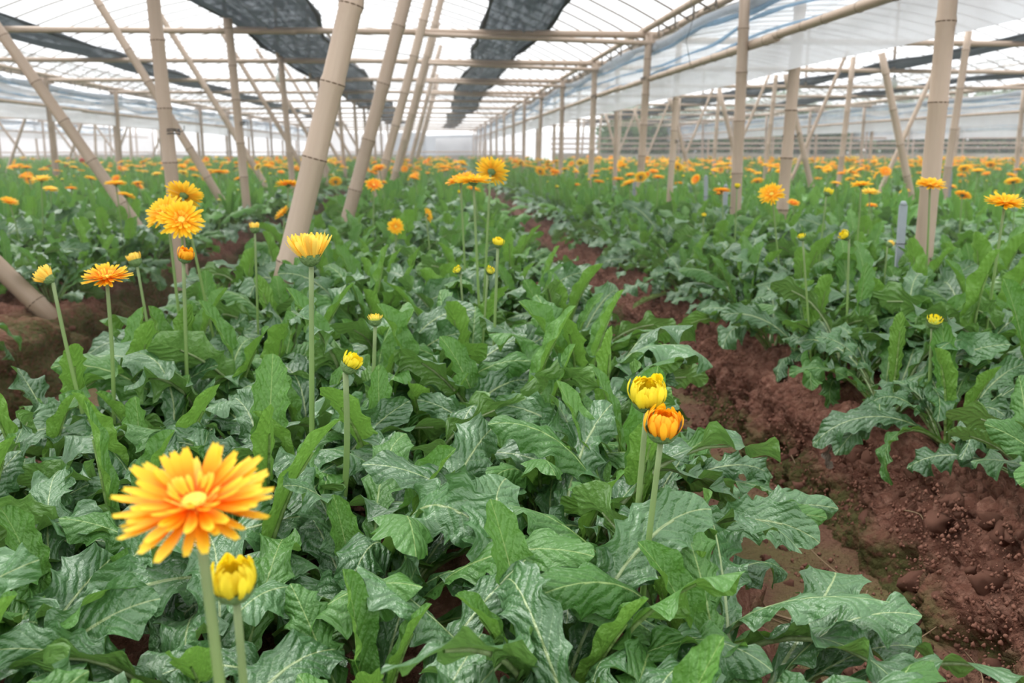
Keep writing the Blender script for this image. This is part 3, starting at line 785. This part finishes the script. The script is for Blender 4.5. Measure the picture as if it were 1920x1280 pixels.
plants.sort(key=lambda p: p[0] ** 2 + p[1] ** 2)
plants = [p for p in plants if p[0] ** 2 + p[1] ** 2 > .42 ** 2]
inv_ = [p for p in plants if visible_x(p[0], p[1], .38)]; near = inv_[:300]; ns_ = set(near); far_p = [p for p in plants if p not in ns_]
SECT = {'middle': [(1.05, 'around the large orange bloom'), (1.75, 'around the pale yellow cup bloom'), (2.35, 'around the round yellow bud by the furrow'), (3.05, 'just before the thickest leaning brace'), (5.15, 'between first and second leaning braces'), (99, 'past the second leaning brace')],
        'right': [(1.8, 'before the small green-yellow flower'), (2.6, 'around the wide golden flat bloom'), (3.3, 'at the foot of the thickest eave post'), (5.3, 'between first and second eave posts'), (99, 'past the second eave post')],
        'left': [(2.6, 'opposite the small orange bloom'), (3.9, 'around the thick stained brace'), (4.8, 'around the tall centre post'), (99, 'past the tall centre post')]}
def plant_label(x, y, key, edge):
    if key not in SECT: return None
    sec = next(t for a, t in SECT[key] if y < a)
    x0, x1 = next((b[0], b[1]) for b in BEDS if b[2] == key)
    if edge:
        inner = (x > (x0 + x1) / 2) if key == 'middle' else (x < (x0 + x1) / 2 if key == 'right' else x > (x0 + x1) / 2)
        head = {'middle': 'gerbera plant trailing over the wide furrow' if inner else 'gerbera plant trailing over the mossy furrow',
                'right': 'gerbera plant hanging over the red bank' if inner else 'outer-edge gerbera plant of the eave-post bed',
                'left': 'gerbera plant hanging over the mossy bank' if inner else 'outer-edge gerbera plant of the brace bed'}[key]
    else: head = {'middle': 'gerbera plant inside the middle bed', 'right': 'gerbera plant inside the eave-post bed', 'left': 'gerbera plant inside the brace bed'}[key]
    return head + ', ' + sec
PL = {('middle', 0): 'leafy gerbera plant growing inside the middle bed between both furrows',
      ('middle', 1): 'leafy gerbera plant whose outer leaves hang over the edge of the middle bed',
      ('right', 0): 'leafy gerbera plant in the bed around the eave posts',
      ('right', 1): 'gerbera plant with leaves hanging over the crumbly red bank',
      ('left', 0): 'leafy gerbera plant in the bed of the leaning braces',
      ('left', 1): 'gerbera plant with leaves hanging over the mossy bank'}
for (x, y, key, e0, e1) in near:
    root = bpy.data.objects.new('gerbera_plant', None); COL.objects.link(root)
    edge = (1 if e0 or e1 else 0); root.location = (x, y, BED_H + .005); root.rotation_euler = (0, 0, R(0, 6.28))
    lab = plant_label(x, y, key, edge) or 'leafy gerbera plant in the beds beyond the %s' % ('curtain posts' if x > 0 else 'leaning braces')
    nyoung = random.choice((1, 1, 2, 2, 3)); lab = {1: 'spreading ', 2: '', 3: 'bushy '}[nyoung] + lab.replace('leafy ', '')
    tag(root, lab, 'plant', 'set of ' + lab.replace('gerbera plant', 'gerbera plants'))
    s = R(.95, 1.14) * (1.0 if y < 1.1 else 1.04 if y < 1.7 else 1.16)
    if y < .75: s *= .85
    if edge: s *= .93 if key == 'middle' else .86
    n = random.randint(12, 16); a = R(0, 6.28); rz = root.rotation_euler.z
    for i in range(n):
        a += 2.399; f = i / n     # outer first
        me = random.choice(ML) if random.random() < .74 else random.choice(ML2)
        tilt = R(.05, .48) * (1 - f) - R(.0, .28) * f
        if edge and math.cos(a + rz) * (-1 if e0 else 1) > .3: tilt += R(.0, .3)
        obj('leaf', me, root, (.018 * math.cos(a), .018 * math.sin(a), R(0, .01)), (R(-.4, .4), tilt, a + R(-.4, .4)), s * R(.72, 1.1))
    for i in range(nyoung):
        a += 2.399
        obj('leaf', random.choice(YL), root, (.012 * math.cos(a), .012 * math.sin(a), .0), (R(-.12, .12), R(-.12, .22), a), s * R(.75, 1.05) * (.78 if y < 1.1 else 1.))
    

# the rest of the foliage: joined
def far_template(kw, ni, cols):
    V, UV, _ = leaf_arrays(**{**kw, 'ni': ni, 'cols': cols}); return V.reshape(-1, 3), UV.reshape(-1, 2), leaf_faces(ni, len(cols))
def scatter_far(name, pts, nleaf, nyoung, ni, cols, big):
    Vs, Us, Qs, Ms = [], [], [], []; off = 0
    rs = random.Random(11)
    T = [far_template(mature_kw(s, rs), ni, cols) for s in range(8)]; TY = [far_template(young_kw(s, rs), ni, cols) for s in range(4)]
    P = np.array([(p[0], p[1], BED_H) for p in pts]); N = len(P)
    for rep in range(nleaf + nyoung):
        young = rep >= nleaf
        which = rng.integers(0, len(TY if young else T), N); az = rng.uniform(0, 6.283, N) if rep == 0 else az + 2.399
        tilt = rng.uniform(-.12, .2, N) if young else rng.uniform(-.2, .38, N); sc = rng.uniform(.85, 1.12, N) * big
        for w_, (tv, tu, tq) in enumerate(TY if young else T):
            m = which == w_; k = int(m.sum())
            if not k: continue
            ct, st_ = np.cos(tilt[m])[:, None], np.sin(tilt[m])[:, None]; ca, sa = np.cos(az[m])[:, None], np.sin(az[m])[:, None]
            x = tv[None, :, 0] * ct + tv[None, :, 2] * st_; z = -tv[None, :, 0] * st_ + tv[None, :, 2] * ct; y = np.repeat(tv[None, :, 1], k, 0)
            s = sc[m][:, None]
            W = np.stack([(x * ca - y * sa) * s + P[m, 0][:, None], (x * sa + y * ca) * s + P[m, 1][:, None], z * s + BED_H], -1).reshape(-1, 3)
            Vs.append(W); Us.append(np.tile(tu, (k, 1))); nv = len(tv)
            Qs.append((tq[None] + (np.arange(k) * nv)[:, None, None] + off).reshape(-1, 4)); off += k * nv
            fresh = 1 if young or (w_ % 4 == 0) else 0
            Ms.append(np.full(k * len(tq), fresh))
    me = fast_mesh(name, np.vstack(Vs), np.vstack(Qs), LEAFS, np.vstack(Us), np.concatenate(Ms))
    return me
mid_p = [p for p in far_p if p[1] < 9]; far1 = [p for p in far_p if 9 <= p[1] < 17]; far2 = [p for p in far_p if p[1] >= 17]
c5 = (-1, -.45, 0, .45, 1); c3 = (-1, 0, 1)
for nm, pp, a_, b_, ni, cc, big, lab in (('gerbera_foliage', mid_p, 12, 3, 17, c5, 1.18, 'dense gerbera foliage in the middle distance behind the nearer plants'),
                                    ('gerbera_foliage', far1, 10, 3, 10, c3, 1.2, 'dense gerbera foliage around the farther posts'),
                                    ('gerbera_foliage', far2, 9, 3, 6, c3, 1.5, 'hazy gerbera foliage reaching to the far end')):
    if pp: tag(obj(nm, scatter_far(nm, pp, a_, b_, ni, cc, big)), lab, 'foliage', kind='stuff')

# ------------------------------------------------------------------ flowers
def petal_mesh(mat, L, W, elev, curl, seed, rows=6, cup=.15, r0=.0, notch=True):
    rs = random.Random(seed); V = []; U = []; F = []
    x, z = r0, 0; th = elev
    for i in range(rows):
        t = i / (rows - 1); w = W * (.42 + .58 * min(1, t * 1.7)) * (1 - max(0, t - .78) ** 1.5 * 5.2)
        tip = -.035 * L if (notch and i == rows - 1) else 0
        for u in (-1, 0, 1):
            dz = cup * W * u * u
            dx = tip if u == 0 else (.0 if i < rows - 1 else 0)
            V.append((x - math.sin(th) * dz + dx, u * w / 2 + .06 * W * math.sin(t * 5 + seed), z + math.cos(th) * dz)); U.append((.5 + .5 * u, t))
        x += math.cos(th) * L / (rows - 1); z += math.sin(th) * L / (rows - 1); th += curl / (rows - 1)
    for i in range(rows - 1):
        for j in (0, 1): a = i * 3 + j; F.append((a, a + 3, a + 4, a + 1))
    return mesh_from('petal', V, F, [mat], U)
def dome(name, r, h, mat, n=12, rings=5, inv=False, zoff=0., spiky=0.):
    V = []; F = []
    for i in range(rings + 1):
        a = i / rings * PI / 2
        for k in range(n):
            rr = r * math.cos(a) * (1 + spiky * (k % 2)); zz = h * math.sin(a) * (-1 if inv else 1) + zoff
            V.append((rr * math.cos(2 * PI * k / n), rr * math.sin(2 * PI * k / n), zz))
    for i in range(rings):
        for k in range(n):
            a = i * n + k; b = i * n + (k + 1) % n
            F.append((a, b, b + n, a + n) if not inv else (a, a + n, b + n, b))
    return mesh_from(name, V, F, [mat])
# a layer: (count, length, width, r0, z, elev deg, curl deg)
TYPES = {
 'open':  dict(layers=[(30, .045, .0078, .008, .000, 0, 6), (26, .042, .0076, .008, .002, 10, 8), (20, .033, .0068, .008, .004, 23, 12), (24, .013, .0036, .009, .004, 40, 20)], disc=(.0118, .006), calyx=(.012, .012)),
 'flat':  dict(layers=[(26, .044, .0092, .008, .000, -4, 8), (24, .040, .0088, .008, .002, 6, 10), (20, .030, .0075, .008, .003, 16, 14), (16, .015, .005, .007, .005, 40, 20)], disc=(.0095, .005), calyx=(.013, .012)),
 'cup':   dict(layers=[(24, .036, .0072, .013, -.004, 54, 12), (22, .036, .0072, .012, -.002, 62, 10), (16, .030, .006, .010, .0, 72, 6)], disc=(.011, .006), calyx=(.0158, .018)),
 'half':  dict(layers=[(24, .023, .0062, .0125, -.003, 58, 66), (22, .0215, .006, .0115, -.001, 64, 84), (16, .017, .0055, .0095, .001, 66, 80)], disc=(.009, .004), calyx=(.0145, .013)),
 'bud':   dict(layers=[(18, .013, .005, .0095, .000, 62, 40), (14, .012, .0045, .007, .002, 72, 40)], disc=(.0075, .006), calyx=(.0115, .013)),
 'tight': dict(layers=[(14, .0065, .0032, .0085, .002, 48, 40), (10, .006, .003, .006, .004, 70, 40)], disc=(.0078, .005), calyx=(.0105, .011)),
}
PM = {}
def petals_for(ty, col):
    if (ty, col) not in PM:
        PM[(ty, col)] = [[petal_mesh(PET[col], L, W, math.radians(e + (q - 1) * 4), math.radians(cu), q * 3 + li, r0=r0) for q in range(3)] for li, (n, L, W, r0, z, e, cu) in enumerate(TYPES[ty]['layers'])]
    return PM[(ty, col)]
DC = {}
def parts_for(ty):
    if ty not in DC:
        T = TYPES[ty]; DC[ty] = (dome('disc', *T['disc'], DISC_G if ty in ('tight', 'bud') else DISC), dome('calyx', *T['calyx'], CALYX, inv=True, zoff=.001, n=16, spiky=.05))
    return DC[ty]
def stem_mesh(head, base, r0, r1, bow, n=10):
    """world-space points relative to base"""
    b = Vector(base); h = Vector(head); pts = []
    for i in range(n):
        t = i / (n - 1); p = b.lerp(h, t) + Vector((bow * math.sin(t * PI), .5 * bow * math.sin(t * PI), 0)); pts.append(p - b)
    V, F = tube(pts, [r0 + (r1 - r0) * i / (n - 1) for i in range(n)], 8)
    U = [(.5, (i // 8) / (n - 1)) for i in range(len(V))]
    return mesh_from('stem', V, F, [STEM], U)
def flower(name, head, base, ty, col, size, tilt, az, label, separate=True, group=None, r=.0035, bow=.0):
    """size scales the head; tilt (deg) away from vertical towards azimuth az (deg, 0=+x, 270=towards camera)"""
    root = bpy.data.objects.new(name, None); COL.objects.link(root); root.location = (base[0], base[1], .23); tag(root, label, 'flower', group)
    q = Euler((0, math.radians(tilt), math.radians(az)), 'XYZ')
    m = Matrix.Rotation(math.radians(az), 4, 'Z') @ Matrix.Rotation(math.radians(tilt), 4, 'Y')
    hd = Vector(head); ch = TYPES[ty]['calyx'][1] * size; n = (m @ Vector((0, 0, 1))).normalized()
    rel = hd - root.location
    obj('stem', stem_mesh(hd - n * ch * .9, root.location, r * 1.15, r * .95, bow), root)
    dm, cm = parts_for(ty); e = m.to_euler()
    obj('disc', dm, root, rel, e, size); obj('calyx', cm, root, rel, e, size)
    P = petals_for(ty, col)
    for li, (cnt, L, W, r0, z, el, cu) in enumerate(TYPES[ty]['layers']):
        for k in range(cnt):
            mm = m @ Matrix.Rotation(2 * PI * (k + .5 * (li % 2)) / cnt + R(-.09, .09), 4, 'Z') @ Matrix.Rotation(R(-.10, .10), 4, 'Y') @ Matrix.Rotation(R(-.25, .25), 4, 'X')
            sc = size * R(.86, 1.08)
            PP = P[li] if not (ty == 'open' and li == 3) else petals_for(ty, 'yellow')[li]
            obj('petal', random.choice(PP), root, rel + n * (z * size), mm.to_euler(), sc)
    return root

HERO = [
 # name label head base type colour size tilt az stem_r bow
 ('large orange gerbera bloom with yellow petal tips, on a thick stem beside a yellow bud', (-.151, .542, .627), (-.140, .542), 'open', 'orange', .95, 17, 262, .0036, .003),
 ('half-open yellow bud beside the thick stem of the large orange bloom', (-.142, .588, .548), (-.136, .588), 'half', 'lemon', .95, 8, 250, .0030, .0),
 ('pale yellow cup-shaped bloom seen side-on on a straight pale stem', (-.188, 1.371, .690), (-.205, 1.371), 'cup', 'yellow', 1.06, 4, 200, .0040, .0),
 ('golden bloom facing outward, front one of a pair before the centre post', (-.573, 2.118, .689), (-.600, 2.15), 'open', 'gold', 1.0, 52, 285, .0035, .0),
 ('golden bloom partly hidden behind its twin before the centre post', (-.640, 2.230, .700), (-.627, 2.26), 'open', 'gold', 1.0, 40, 235, .0035, .0),
 ('golden bloom turned away, topmost behind the pair before the centre post', (-.62, 2.33, .735), (-.56, 2.36), 'open', 'gold', .9, 45, 80, .0035, .0),
 ('round yellow-orange bud just below the pair of golden blooms', (-.484, 1.793, .641), (-.505, 1.793), 'half', 'amber', .95, 24, 330, .0036, .0),
 ('small orange bloom with yellow rim standing near the mossy bank', (-.581, 1.643, .623), (-.606, 1.643), 'open', 'orange', .80, 14, 280, .0036, .006),
 ('half-opened pale yellow bloom nodding outward near the mossy bank', (-.662, 1.600, .628), (-.601, 1.600), 'cup', 'yellow', .62, 48, 170, .0034, -.004),
 ('small greenish yellow bud between the mossy bank and the paired blooms', (-.663, 2.057, .606), (-.627, 2.057), 'bud', 'yellow', 1.25, 18, 160, .0032, .0),
 ('pale bud on a thin stem behind the cup-shaped bloom, near the left furrow', (-.458, 2.356, .651), (-.468, 2.356), 'bud', 'yellow', 1.1, 5, 90, .003, .0),
 ('green-yellow bud leaning beside the straight stem of the cup-shaped bloom', (-.121, 1.231, .553), (-.160, 1.231), 'bud', 'lemon', 1.15, 32, 350, .0042, .01),
 ('tight whitish green bud low among the leaves of the middle bed', (-.110, 1.589, .550), (-.129, 1.589), 'tight', 'yellow', 1.15, 0, 0, .0034, .0),
 ('half-open clear yellow bud, upper of two touching buds near the furrow', (.234, .969, .568), (.225, .975), 'half', 'lemon', 1.26, 24, 262, .0034, -.004),
 ('half-open amber bud, lower of two touching buds near the furrow', (.240, .923, .546), (.218, .925), 'half', 'amber', 1.22, 14, 275, .0034, -.002),
 ('round yellow bud on a tall stem near the bend of the furrow', (.136, 1.997, .641), (.118, 1.997), 'half', 'lemon', .72, 10, 300, .0032, .0),
 ('tiny yellow bud bent on a short stem under the round yellow bud', (.122, 2.086, .570), (.092, 2.086), 'tight', 'lemon', 1.0, 50, 300, .0026, .0),
 ('tiny yellow bud, nodding, on a short stem among the middle bed leaves', (.052, 2.192, .559), (.075, 2.192), 'tight', 'lemon', 1.0, 45, 220, .0026, .0),
 ('flat orange bloom seen edge-on on the tallest stem over the furrow edge', (.101, 2.436, .764), (.121, 2.436), 'flat', 'gold', 1.06, 5, 90, .0035, .0),
 ('orange bloom tilted aside, behind the edge-on bloom over the furrow edge', (.162, 2.638, .785), (.127, 2.638), 'open', 'gold', 1.0, 50, 60, .0035, .0),
 ('deep orange bloom partly hidden left of the edge-on bloom', (.078, 2.948, .753), (.101, 2.948), 'flat', 'amber', .95, 20, 200, .0034, .0),
 ('small orange bloom facing outward, low in the middle bed', (-.159, 3.643, .550), (-.167, 3.643), 'open', 'gold', .66, 68, 275, .003, .0),
 ('small orange bloom turned edge-on sideways, low in the middle bed', (-.032, 3.642, .595), (-.008, 3.642), 'open', 'gold', .6, 75, 20, .003, .0),
 ('cupped orange bloom right beside the second leaning brace', (-.283, 4.298, .690), (-.303, 4.298), 'open', 'orange', .82, 40, 280, .0033, .0),
 ('orange bloom touching the thickest leaning brace, seen from below', (-.583, 3.713, .714), (-.606, 3.713), 'flat', 'orange', 1.0, 6, 80, .0034, .0),
 ('pair-mate golden bloom low at the foot of the thickest brace', (-.606, 3.691, .602), (-.624, 3.691), 'open', 'gold', .7, 45, 200, .003, .0),
 ('orange bloom with pale centre tilted outward over the eave-post bed', (1.257, 3.348, .685), (1.332, 3.348), 'open', 'gold', .98, 48, 235, .0036, .0),
 ('golden flat bloom in front of the thickest eave post', (1.579, 2.820, .738), (1.60, 2.820), 'flat', 'gold', .94, 16, 265, .0034, .004),
 ('wide golden flat bloom on a tall stem beyond the thickest eave post', (1.440, 2.211, .714), (1.42, 2.211), 'flat', 'gold', 1.03, 12, 265, .0036, .0),
 ('golden bloom edge-on beside the post behind the curtain', (1.686, 3.523, .711), (1.69, 3.523), 'flat', 'gold', .9, 6, 100, .0034, .0),
 ('small golden bloom just under the edge-on golden one', (2.008, 4.100, .659), (2.02, 4.100), 'flat', 'yellow', .85, 10, 270, .0034, .0),
 ('half-open golden bud in front of the post behind the curtain', (1.466, 3.331, .689), (1.442, 3.331), 'half', 'lemon', 1.0, 25, 10, .0034, .0),
 ('small orange bloom low between the tilted bloom and the curtain post', (1.968, 4.904, .566), (1.99, 4.904), 'flat', 'orange', .72, 25, 280, .003, .0),
 ('small green-yellow opening flower with dark centre at the bank edge', (1.091, 1.882, .473), (1.100, 1.882), 'tight', 'lemon', 1.55, 18, 265, .0042, .0),
 ('yellow bud tipped aside on a tall stem above the bank', (1.081, 2.325, .623), (1.110, 2.325), 'bud', 'lemon', 1.1, 55, 190, .0032, .0),
 ('tiny yellow bud beside a long bare stem above the bank', (.964, 2.331, .619), (1.020, 2.331), 'tight', 'lemon', 1.0, 20, 190, .003, .0),
 ('yellow bloom edge-on in the bed of the leaning braces', (-1.819, 4.432, .717), (-1.854, 4.432), 'flat', 'yellow', .95, 10, 270, .0034, .0),
 ('small orange bloom tilted, low beside the thickest eave post', (2.550, 4.255, .635), (2.56, 4.255), 'flat', 'orange', .8, 30, 30, .0033, .0),
 ('plump yellow bud in front of the second eave post', (1.261, 3.760, .698), (1.265, 3.760), 'half', 'lemon', .7, 10, 270, .0032, .0),
 ('small yellow bud low before the second eave post', (1.179, 3.944, .564), (1.175, 3.944), 'half', 'lemon', .62, 10, 270, .003, .0),
 ('pale nodding bud low before the grey stake', (1.495, 2.888, .541), (1.485, 2.888), 'bud', 'yellow', 1.0, 50, 20, .003, .0),
 ('small orange bloom low behind the golden edge-on bloom', (2.398, 4.865, .552), (2.41, 4.865), 'flat', 'orange', .65, 10, 270, .003, .0),
]
for (lab, hd, bs, ty, col, sz, tl, az, r, bw) in HERO:
    flower('gerbera_bud' if ty in ('half', 'bud', 'tight') else 'gerbera_flower', hd, bs, ty, col, sz, tl, az, lab, r=r, bow=bw)

# joined heads for the smaller flowers
def head_mesh(ty, col, lod):
    V, U, F, M = [], [], [], []
    T = TYPES[ty]; mats = [PET[col], DISC_G if ty in ('bud', 'tight') else DISC, CALYX]
    lays = T['layers'] if lod == 0 else T['layers'][:2]
    for li, (n, L, W, r0, z, e, cu) in enumerate(lays):
        n2 = n if lod == 0 else 11; W2 = W if lod == 0 else W * 2.
        pm = petal_mesh(PET[col], L, W2, math.radians(e), math.radians(cu), li, rows=5 if lod == 0 else 3, r0=r0)
        pv = np.array([v.co[:] for v in pm.vertices]); pu = [(.5 + .5 * ((i % 3) - 1), (i // 3) / ((5 if lod == 0 else 3) - 1)) for i in range(len(pv))]
        pf = [tuple(p.vertices) for p in pm.polygons]
        for k in range(n2):
            m = Matrix.Translation((0, 0, z)) @ Matrix.Rotation(2 * PI * (k + .5 * (li % 2)) / n2 + R(-.05, .05), 4, 'Z') @ Matrix.Rotation(R(-.1, .1), 4, 'Y')
            b = len(V); V += [tuple(m @ Vector(v)) for v in pv]; U += pu; F += [tuple(b + i for i in f) for f in pf]; M += [0] * len(pf)
        bpy.data.meshes.remove(pm)
    return V, U, F, M, mats
def head_obj_mesh(ty, col):
    V, U, F, M, mats = head_mesh(ty, col, 0)
    return mesh_from('petals', V, F, [mats[0]], U)
HM = {}
def unit_stem():
    n = 6; V, F = tube([(.012 * math.sin(i / (n - 1) * PI), 0, i / (n - 1)) for i in range(n)], .0034, 6); U = [(.5, (i // 6) / (n - 1)) for i in range(len(V))]
    return mesh_from('stem', V, F, [STEM], U)
USTEM = unit_stem()
# scatter
cand = []
hero_xy = [(h[1][0], h[1][1]) for h in HERO]
def dens(x, y):
    if y < 2.6: return 0.
    if x < -5.2: return 1.6 if y < 22 else .4
    if y < 6: return 2.0
    if y < 10: return 4.6
    return 7.0 if y < 24 else .25
for (x0, x1, key) in BEDS:
    y = 2.4
    while y < 36:
        for _ in range(np.random.default_rng(int((x0 + 40) * 1000 + y * 77)).poisson(dens((x0 + x1) / 2, y) * (x1 - x0) * .5)):
            x = R(x0 + .08, x1 - .08); yy = y + R(0, .5)
            if key == 'middle' and yy < 5 and x > -.7 and x < .3 and random.random() < .75: continue
            if visible_x(x, yy, .2) and not (x > 3 and yy > 30.5) and all((x - a) ** 2 + (yy - b) ** 2 > .12 for a, b in hero_xy): cand.append((x, yy, key))
        y += .5
cand.sort(key=lambda c: c[0] ** 2 + c[1] ** 2)
ROT = [('open', 'orange'), ('flat', 'gold'), ('flat', 'orange'), ('open', 'gold'), ('flat', 'amber'), ('half', 'lemon'), ('bud', 'lemon'), ('flat', 'yellow')]
WGT = [3, 3, 4, 3, 4, 1.6, 1.8, .8]
WGT_L = [2, 2.5, 3, 2, 2, 2, 2.5, 3.5]
CN = {'orange': 'deep orange', 'gold': 'golden orange', 'amber': 'amber orange', 'lemon': 'lemon yellow', 'yellow': 'pale yellow', 'red': 'red'}
WH = {'middle': 'above the middle bed', 'right': 'in the bed around the eave posts', 'left': 'in the bed of the leaning braces'}
farq = []
NIND = 256
for i, (x, y, key) in enumerate(cand):
    wl = WGT_L if x < -1.2 else WGT
    ty, col = random.choices(ROT, wl)[0]
    if x < -5 and y > 9 and random.random() < .12: ty, col = 'flat', 'red'
    h = R(.36, .50) if ty in ('open', 'flat') else R(.26, .42)
    if random.random() < .12: h -= .08
    tilt, az = (R(0, 22), R(0, 360)) if ty != 'bud' else (R(0, 40), R(0, 360))
    if random.random() < .16: tilt = R(35, 70)
    sz = R(.82, 1.08)
    if ty == 'half': sz *= .8
    if i >= NIND: farq.append((x, y, ty, col, h, tilt, az, sz)); continue
    kind = 'flower' if ty in ('open', 'flat') else 'bud'
    where = WH.get(key) or ('in the beds beyond the white curtain posts' if x > 0 else 'in the beds beyond the leaning braces')
    shape = {'open': 'cupped', 'flat': 'flat', 'half': 'half-open', 'bud': 'closed'}[ty]
    root = bpy.data.objects.new('gerbera_' + kind, None); COL.objects.link(root); root.location = (x, y, .23)
    lab = '%s %s gerbera %s %s' % (shape, CN[col], 'bloom' if kind == 'flower' else 'bud', where); tag(root, lab, 'flower', lab + 's')
    lean = (R(-.05, .05), R(-.05, .05)); hd = Vector((lean[0], lean[1], h))
    st = obj('stem', USTEM, root, (0, 0, 0), (0, 0, 0), (1, 1, hd.length)); st.rotation_mode = 'QUATERNION'; st.rotation_quaternion = Vector((0, 0, 1)).rotation_difference(hd.normalized())
    if (ty, col) not in HM: HM[(ty, col)] = head_obj_mesh(ty, col)
    e = (Matrix.Rotation(math.radians(az), 4, 'Z') @ Matrix.Rotation(math.radians(tilt), 4, 'Y')).to_euler()
    dm, cm = parts_for(ty)
    obj('petals', HM[(ty, col)], root, hd, e, sz); obj('disc', dm, root, hd, e, sz); obj('calyx', cm, root, hd, e, sz)
# the remaining distant blooms as one object
mats = list(PET.values()) + [STEM]; mi = {k: i for i, k in enumerate(PET)}
HL = {}
Vs, Fs, Us, Ms = [], [], [], []; off = 0
for (x, y, ty, col, h, tilt, az, sz) in farq:
    if (ty, col) not in HL:
        V, U, F, M, _ = head_mesh(ty, col, 1); HL[(ty, col)] = (np.array(V), np.array(U), np.array(F))
    V, U, F = HL[(ty, col)]
    m = np.array(Matrix.Rotation(math.radians(az), 3, 'Z') @ Matrix.Rotation(math.radians(tilt), 3, 'Y'))
    W = (V @ m.T) * sz * 1.12 + np.array([x, y, .23 + h])
    Vs.append(W); Us.append(U); Fs.append(F + off); Ms.append(np.full(len(F), mi[col])); off += len(V)
    r = .0035; sv = np.array([(x + r * a, y + r * b, z) for z in (.23, .23 + h - .005) for a, b in ((1, 0), (0, 1), (-1, 0), (0, -1))])
    sf = np.array([(k, (k + 1) % 4, (k + 1) % 4 + 4, k + 4) for k in range(4)])
    Vs.append(sv); Us.append(np.array([(.5, .4)] * 8)); Fs.append(sf + off); Ms.append(np.full(4, len(PET))); off += 8
tag(obj('distant_blooms', fast_mesh('distant_blooms', np.vstack(Vs), np.vstack(Fs), mats, np.vstack(Us), np.concatenate(Ms))), 'distant mass of orange and yellow gerbera blooms toward the far end', 'flowers', kind='stuff')

# ------------------------------------------------------------------ hedge trees beyond the apron on the right
TREE = simple_mat('tree_leaf', (.05, .12, .03), .6, .3, .25, (.12, .25, .05), noise=(2, (.10, .20, .05)))
BARK = simple_mat('tree_bark', (.10, .075, .05), .9, .1)
def tree(x, y, h, w, lab):
    root = bpy.data.objects.new('hedge_tree', None); COL.objects.link(root); root.location = (x, y, 0); tag(root, lab, 'tree', 'hedge trees beyond the cream apron')
    V, F = tube([(0, 0, 0), (.05, 0, h * .5), (0, .1, h * .8)], [.1, .07, .03], 7); obj('trunk', mesh_from('trunk', V, F, [BARK]), root)
    n = 2200; d = rng.normal(size=(n, 3)); d /= np.linalg.norm(d, axis=1)[:, None]; rr = rng.random(n) ** .35
    C = d * rr[:, None] * np.array([w, w, h * .5]) + np.array([0, 0, h * .52]); C *= 1 + .15 * vnoise(C[:, 0] * 1.4 + x, C[:, 1] * 1.4, C[:, 2] * 1.4)[:, None]
    a = rng.normal(size=(n, 3)); a /= np.linalg.norm(a, axis=1)[:, None]; b = np.cross(a, rng.normal(size=(n, 3))); b /= np.linalg.norm(b, axis=1)[:, None]
    s = rng.uniform(.10, .22, n)[:, None]
    V = np.stack([C - a * s, C + b * s * .5, C + a * s, C - b * s * .5], 1).reshape(-1, 3)
    o = obj('crown', fast_mesh('crown', V, np.arange(n * 4).reshape(-1, 4), [TREE]), root); tag(o, kind='stuff')
for i in range(9):
    tree(7.5 + i * 2.3 + R(-.4, .4), 36 + R(-1, 2), R(2.6, 3.4), R(1.4, 1.8), 'bushy green tree in the hedge beyond the low cream apron')

# ------------------------------------------------------------------ haze volume added to lift distant darks, like the sky's veiling glare
k = NT('glare_haze'); vsn = k.n('ShaderNodeVolumeScatter'); vsn.inputs['Color'].default_value = (1, 1, 1, 1); vsn.inputs['Density'].default_value = .007; vsn.inputs['Anisotropy'].default_value = .35
k.t.links.new(vsn.outputs[0], k.out.inputs['Volume'])
V, F = box_vf(-30, 30, 2.2, 43.5, .02, 2.9)
tag(obj('haze', mesh_from('haze', V, F, [k.m], smooth=False)), 'added whitish haze standing in for sky glare over the greenhouse depth', 'haze', kind='stuff')
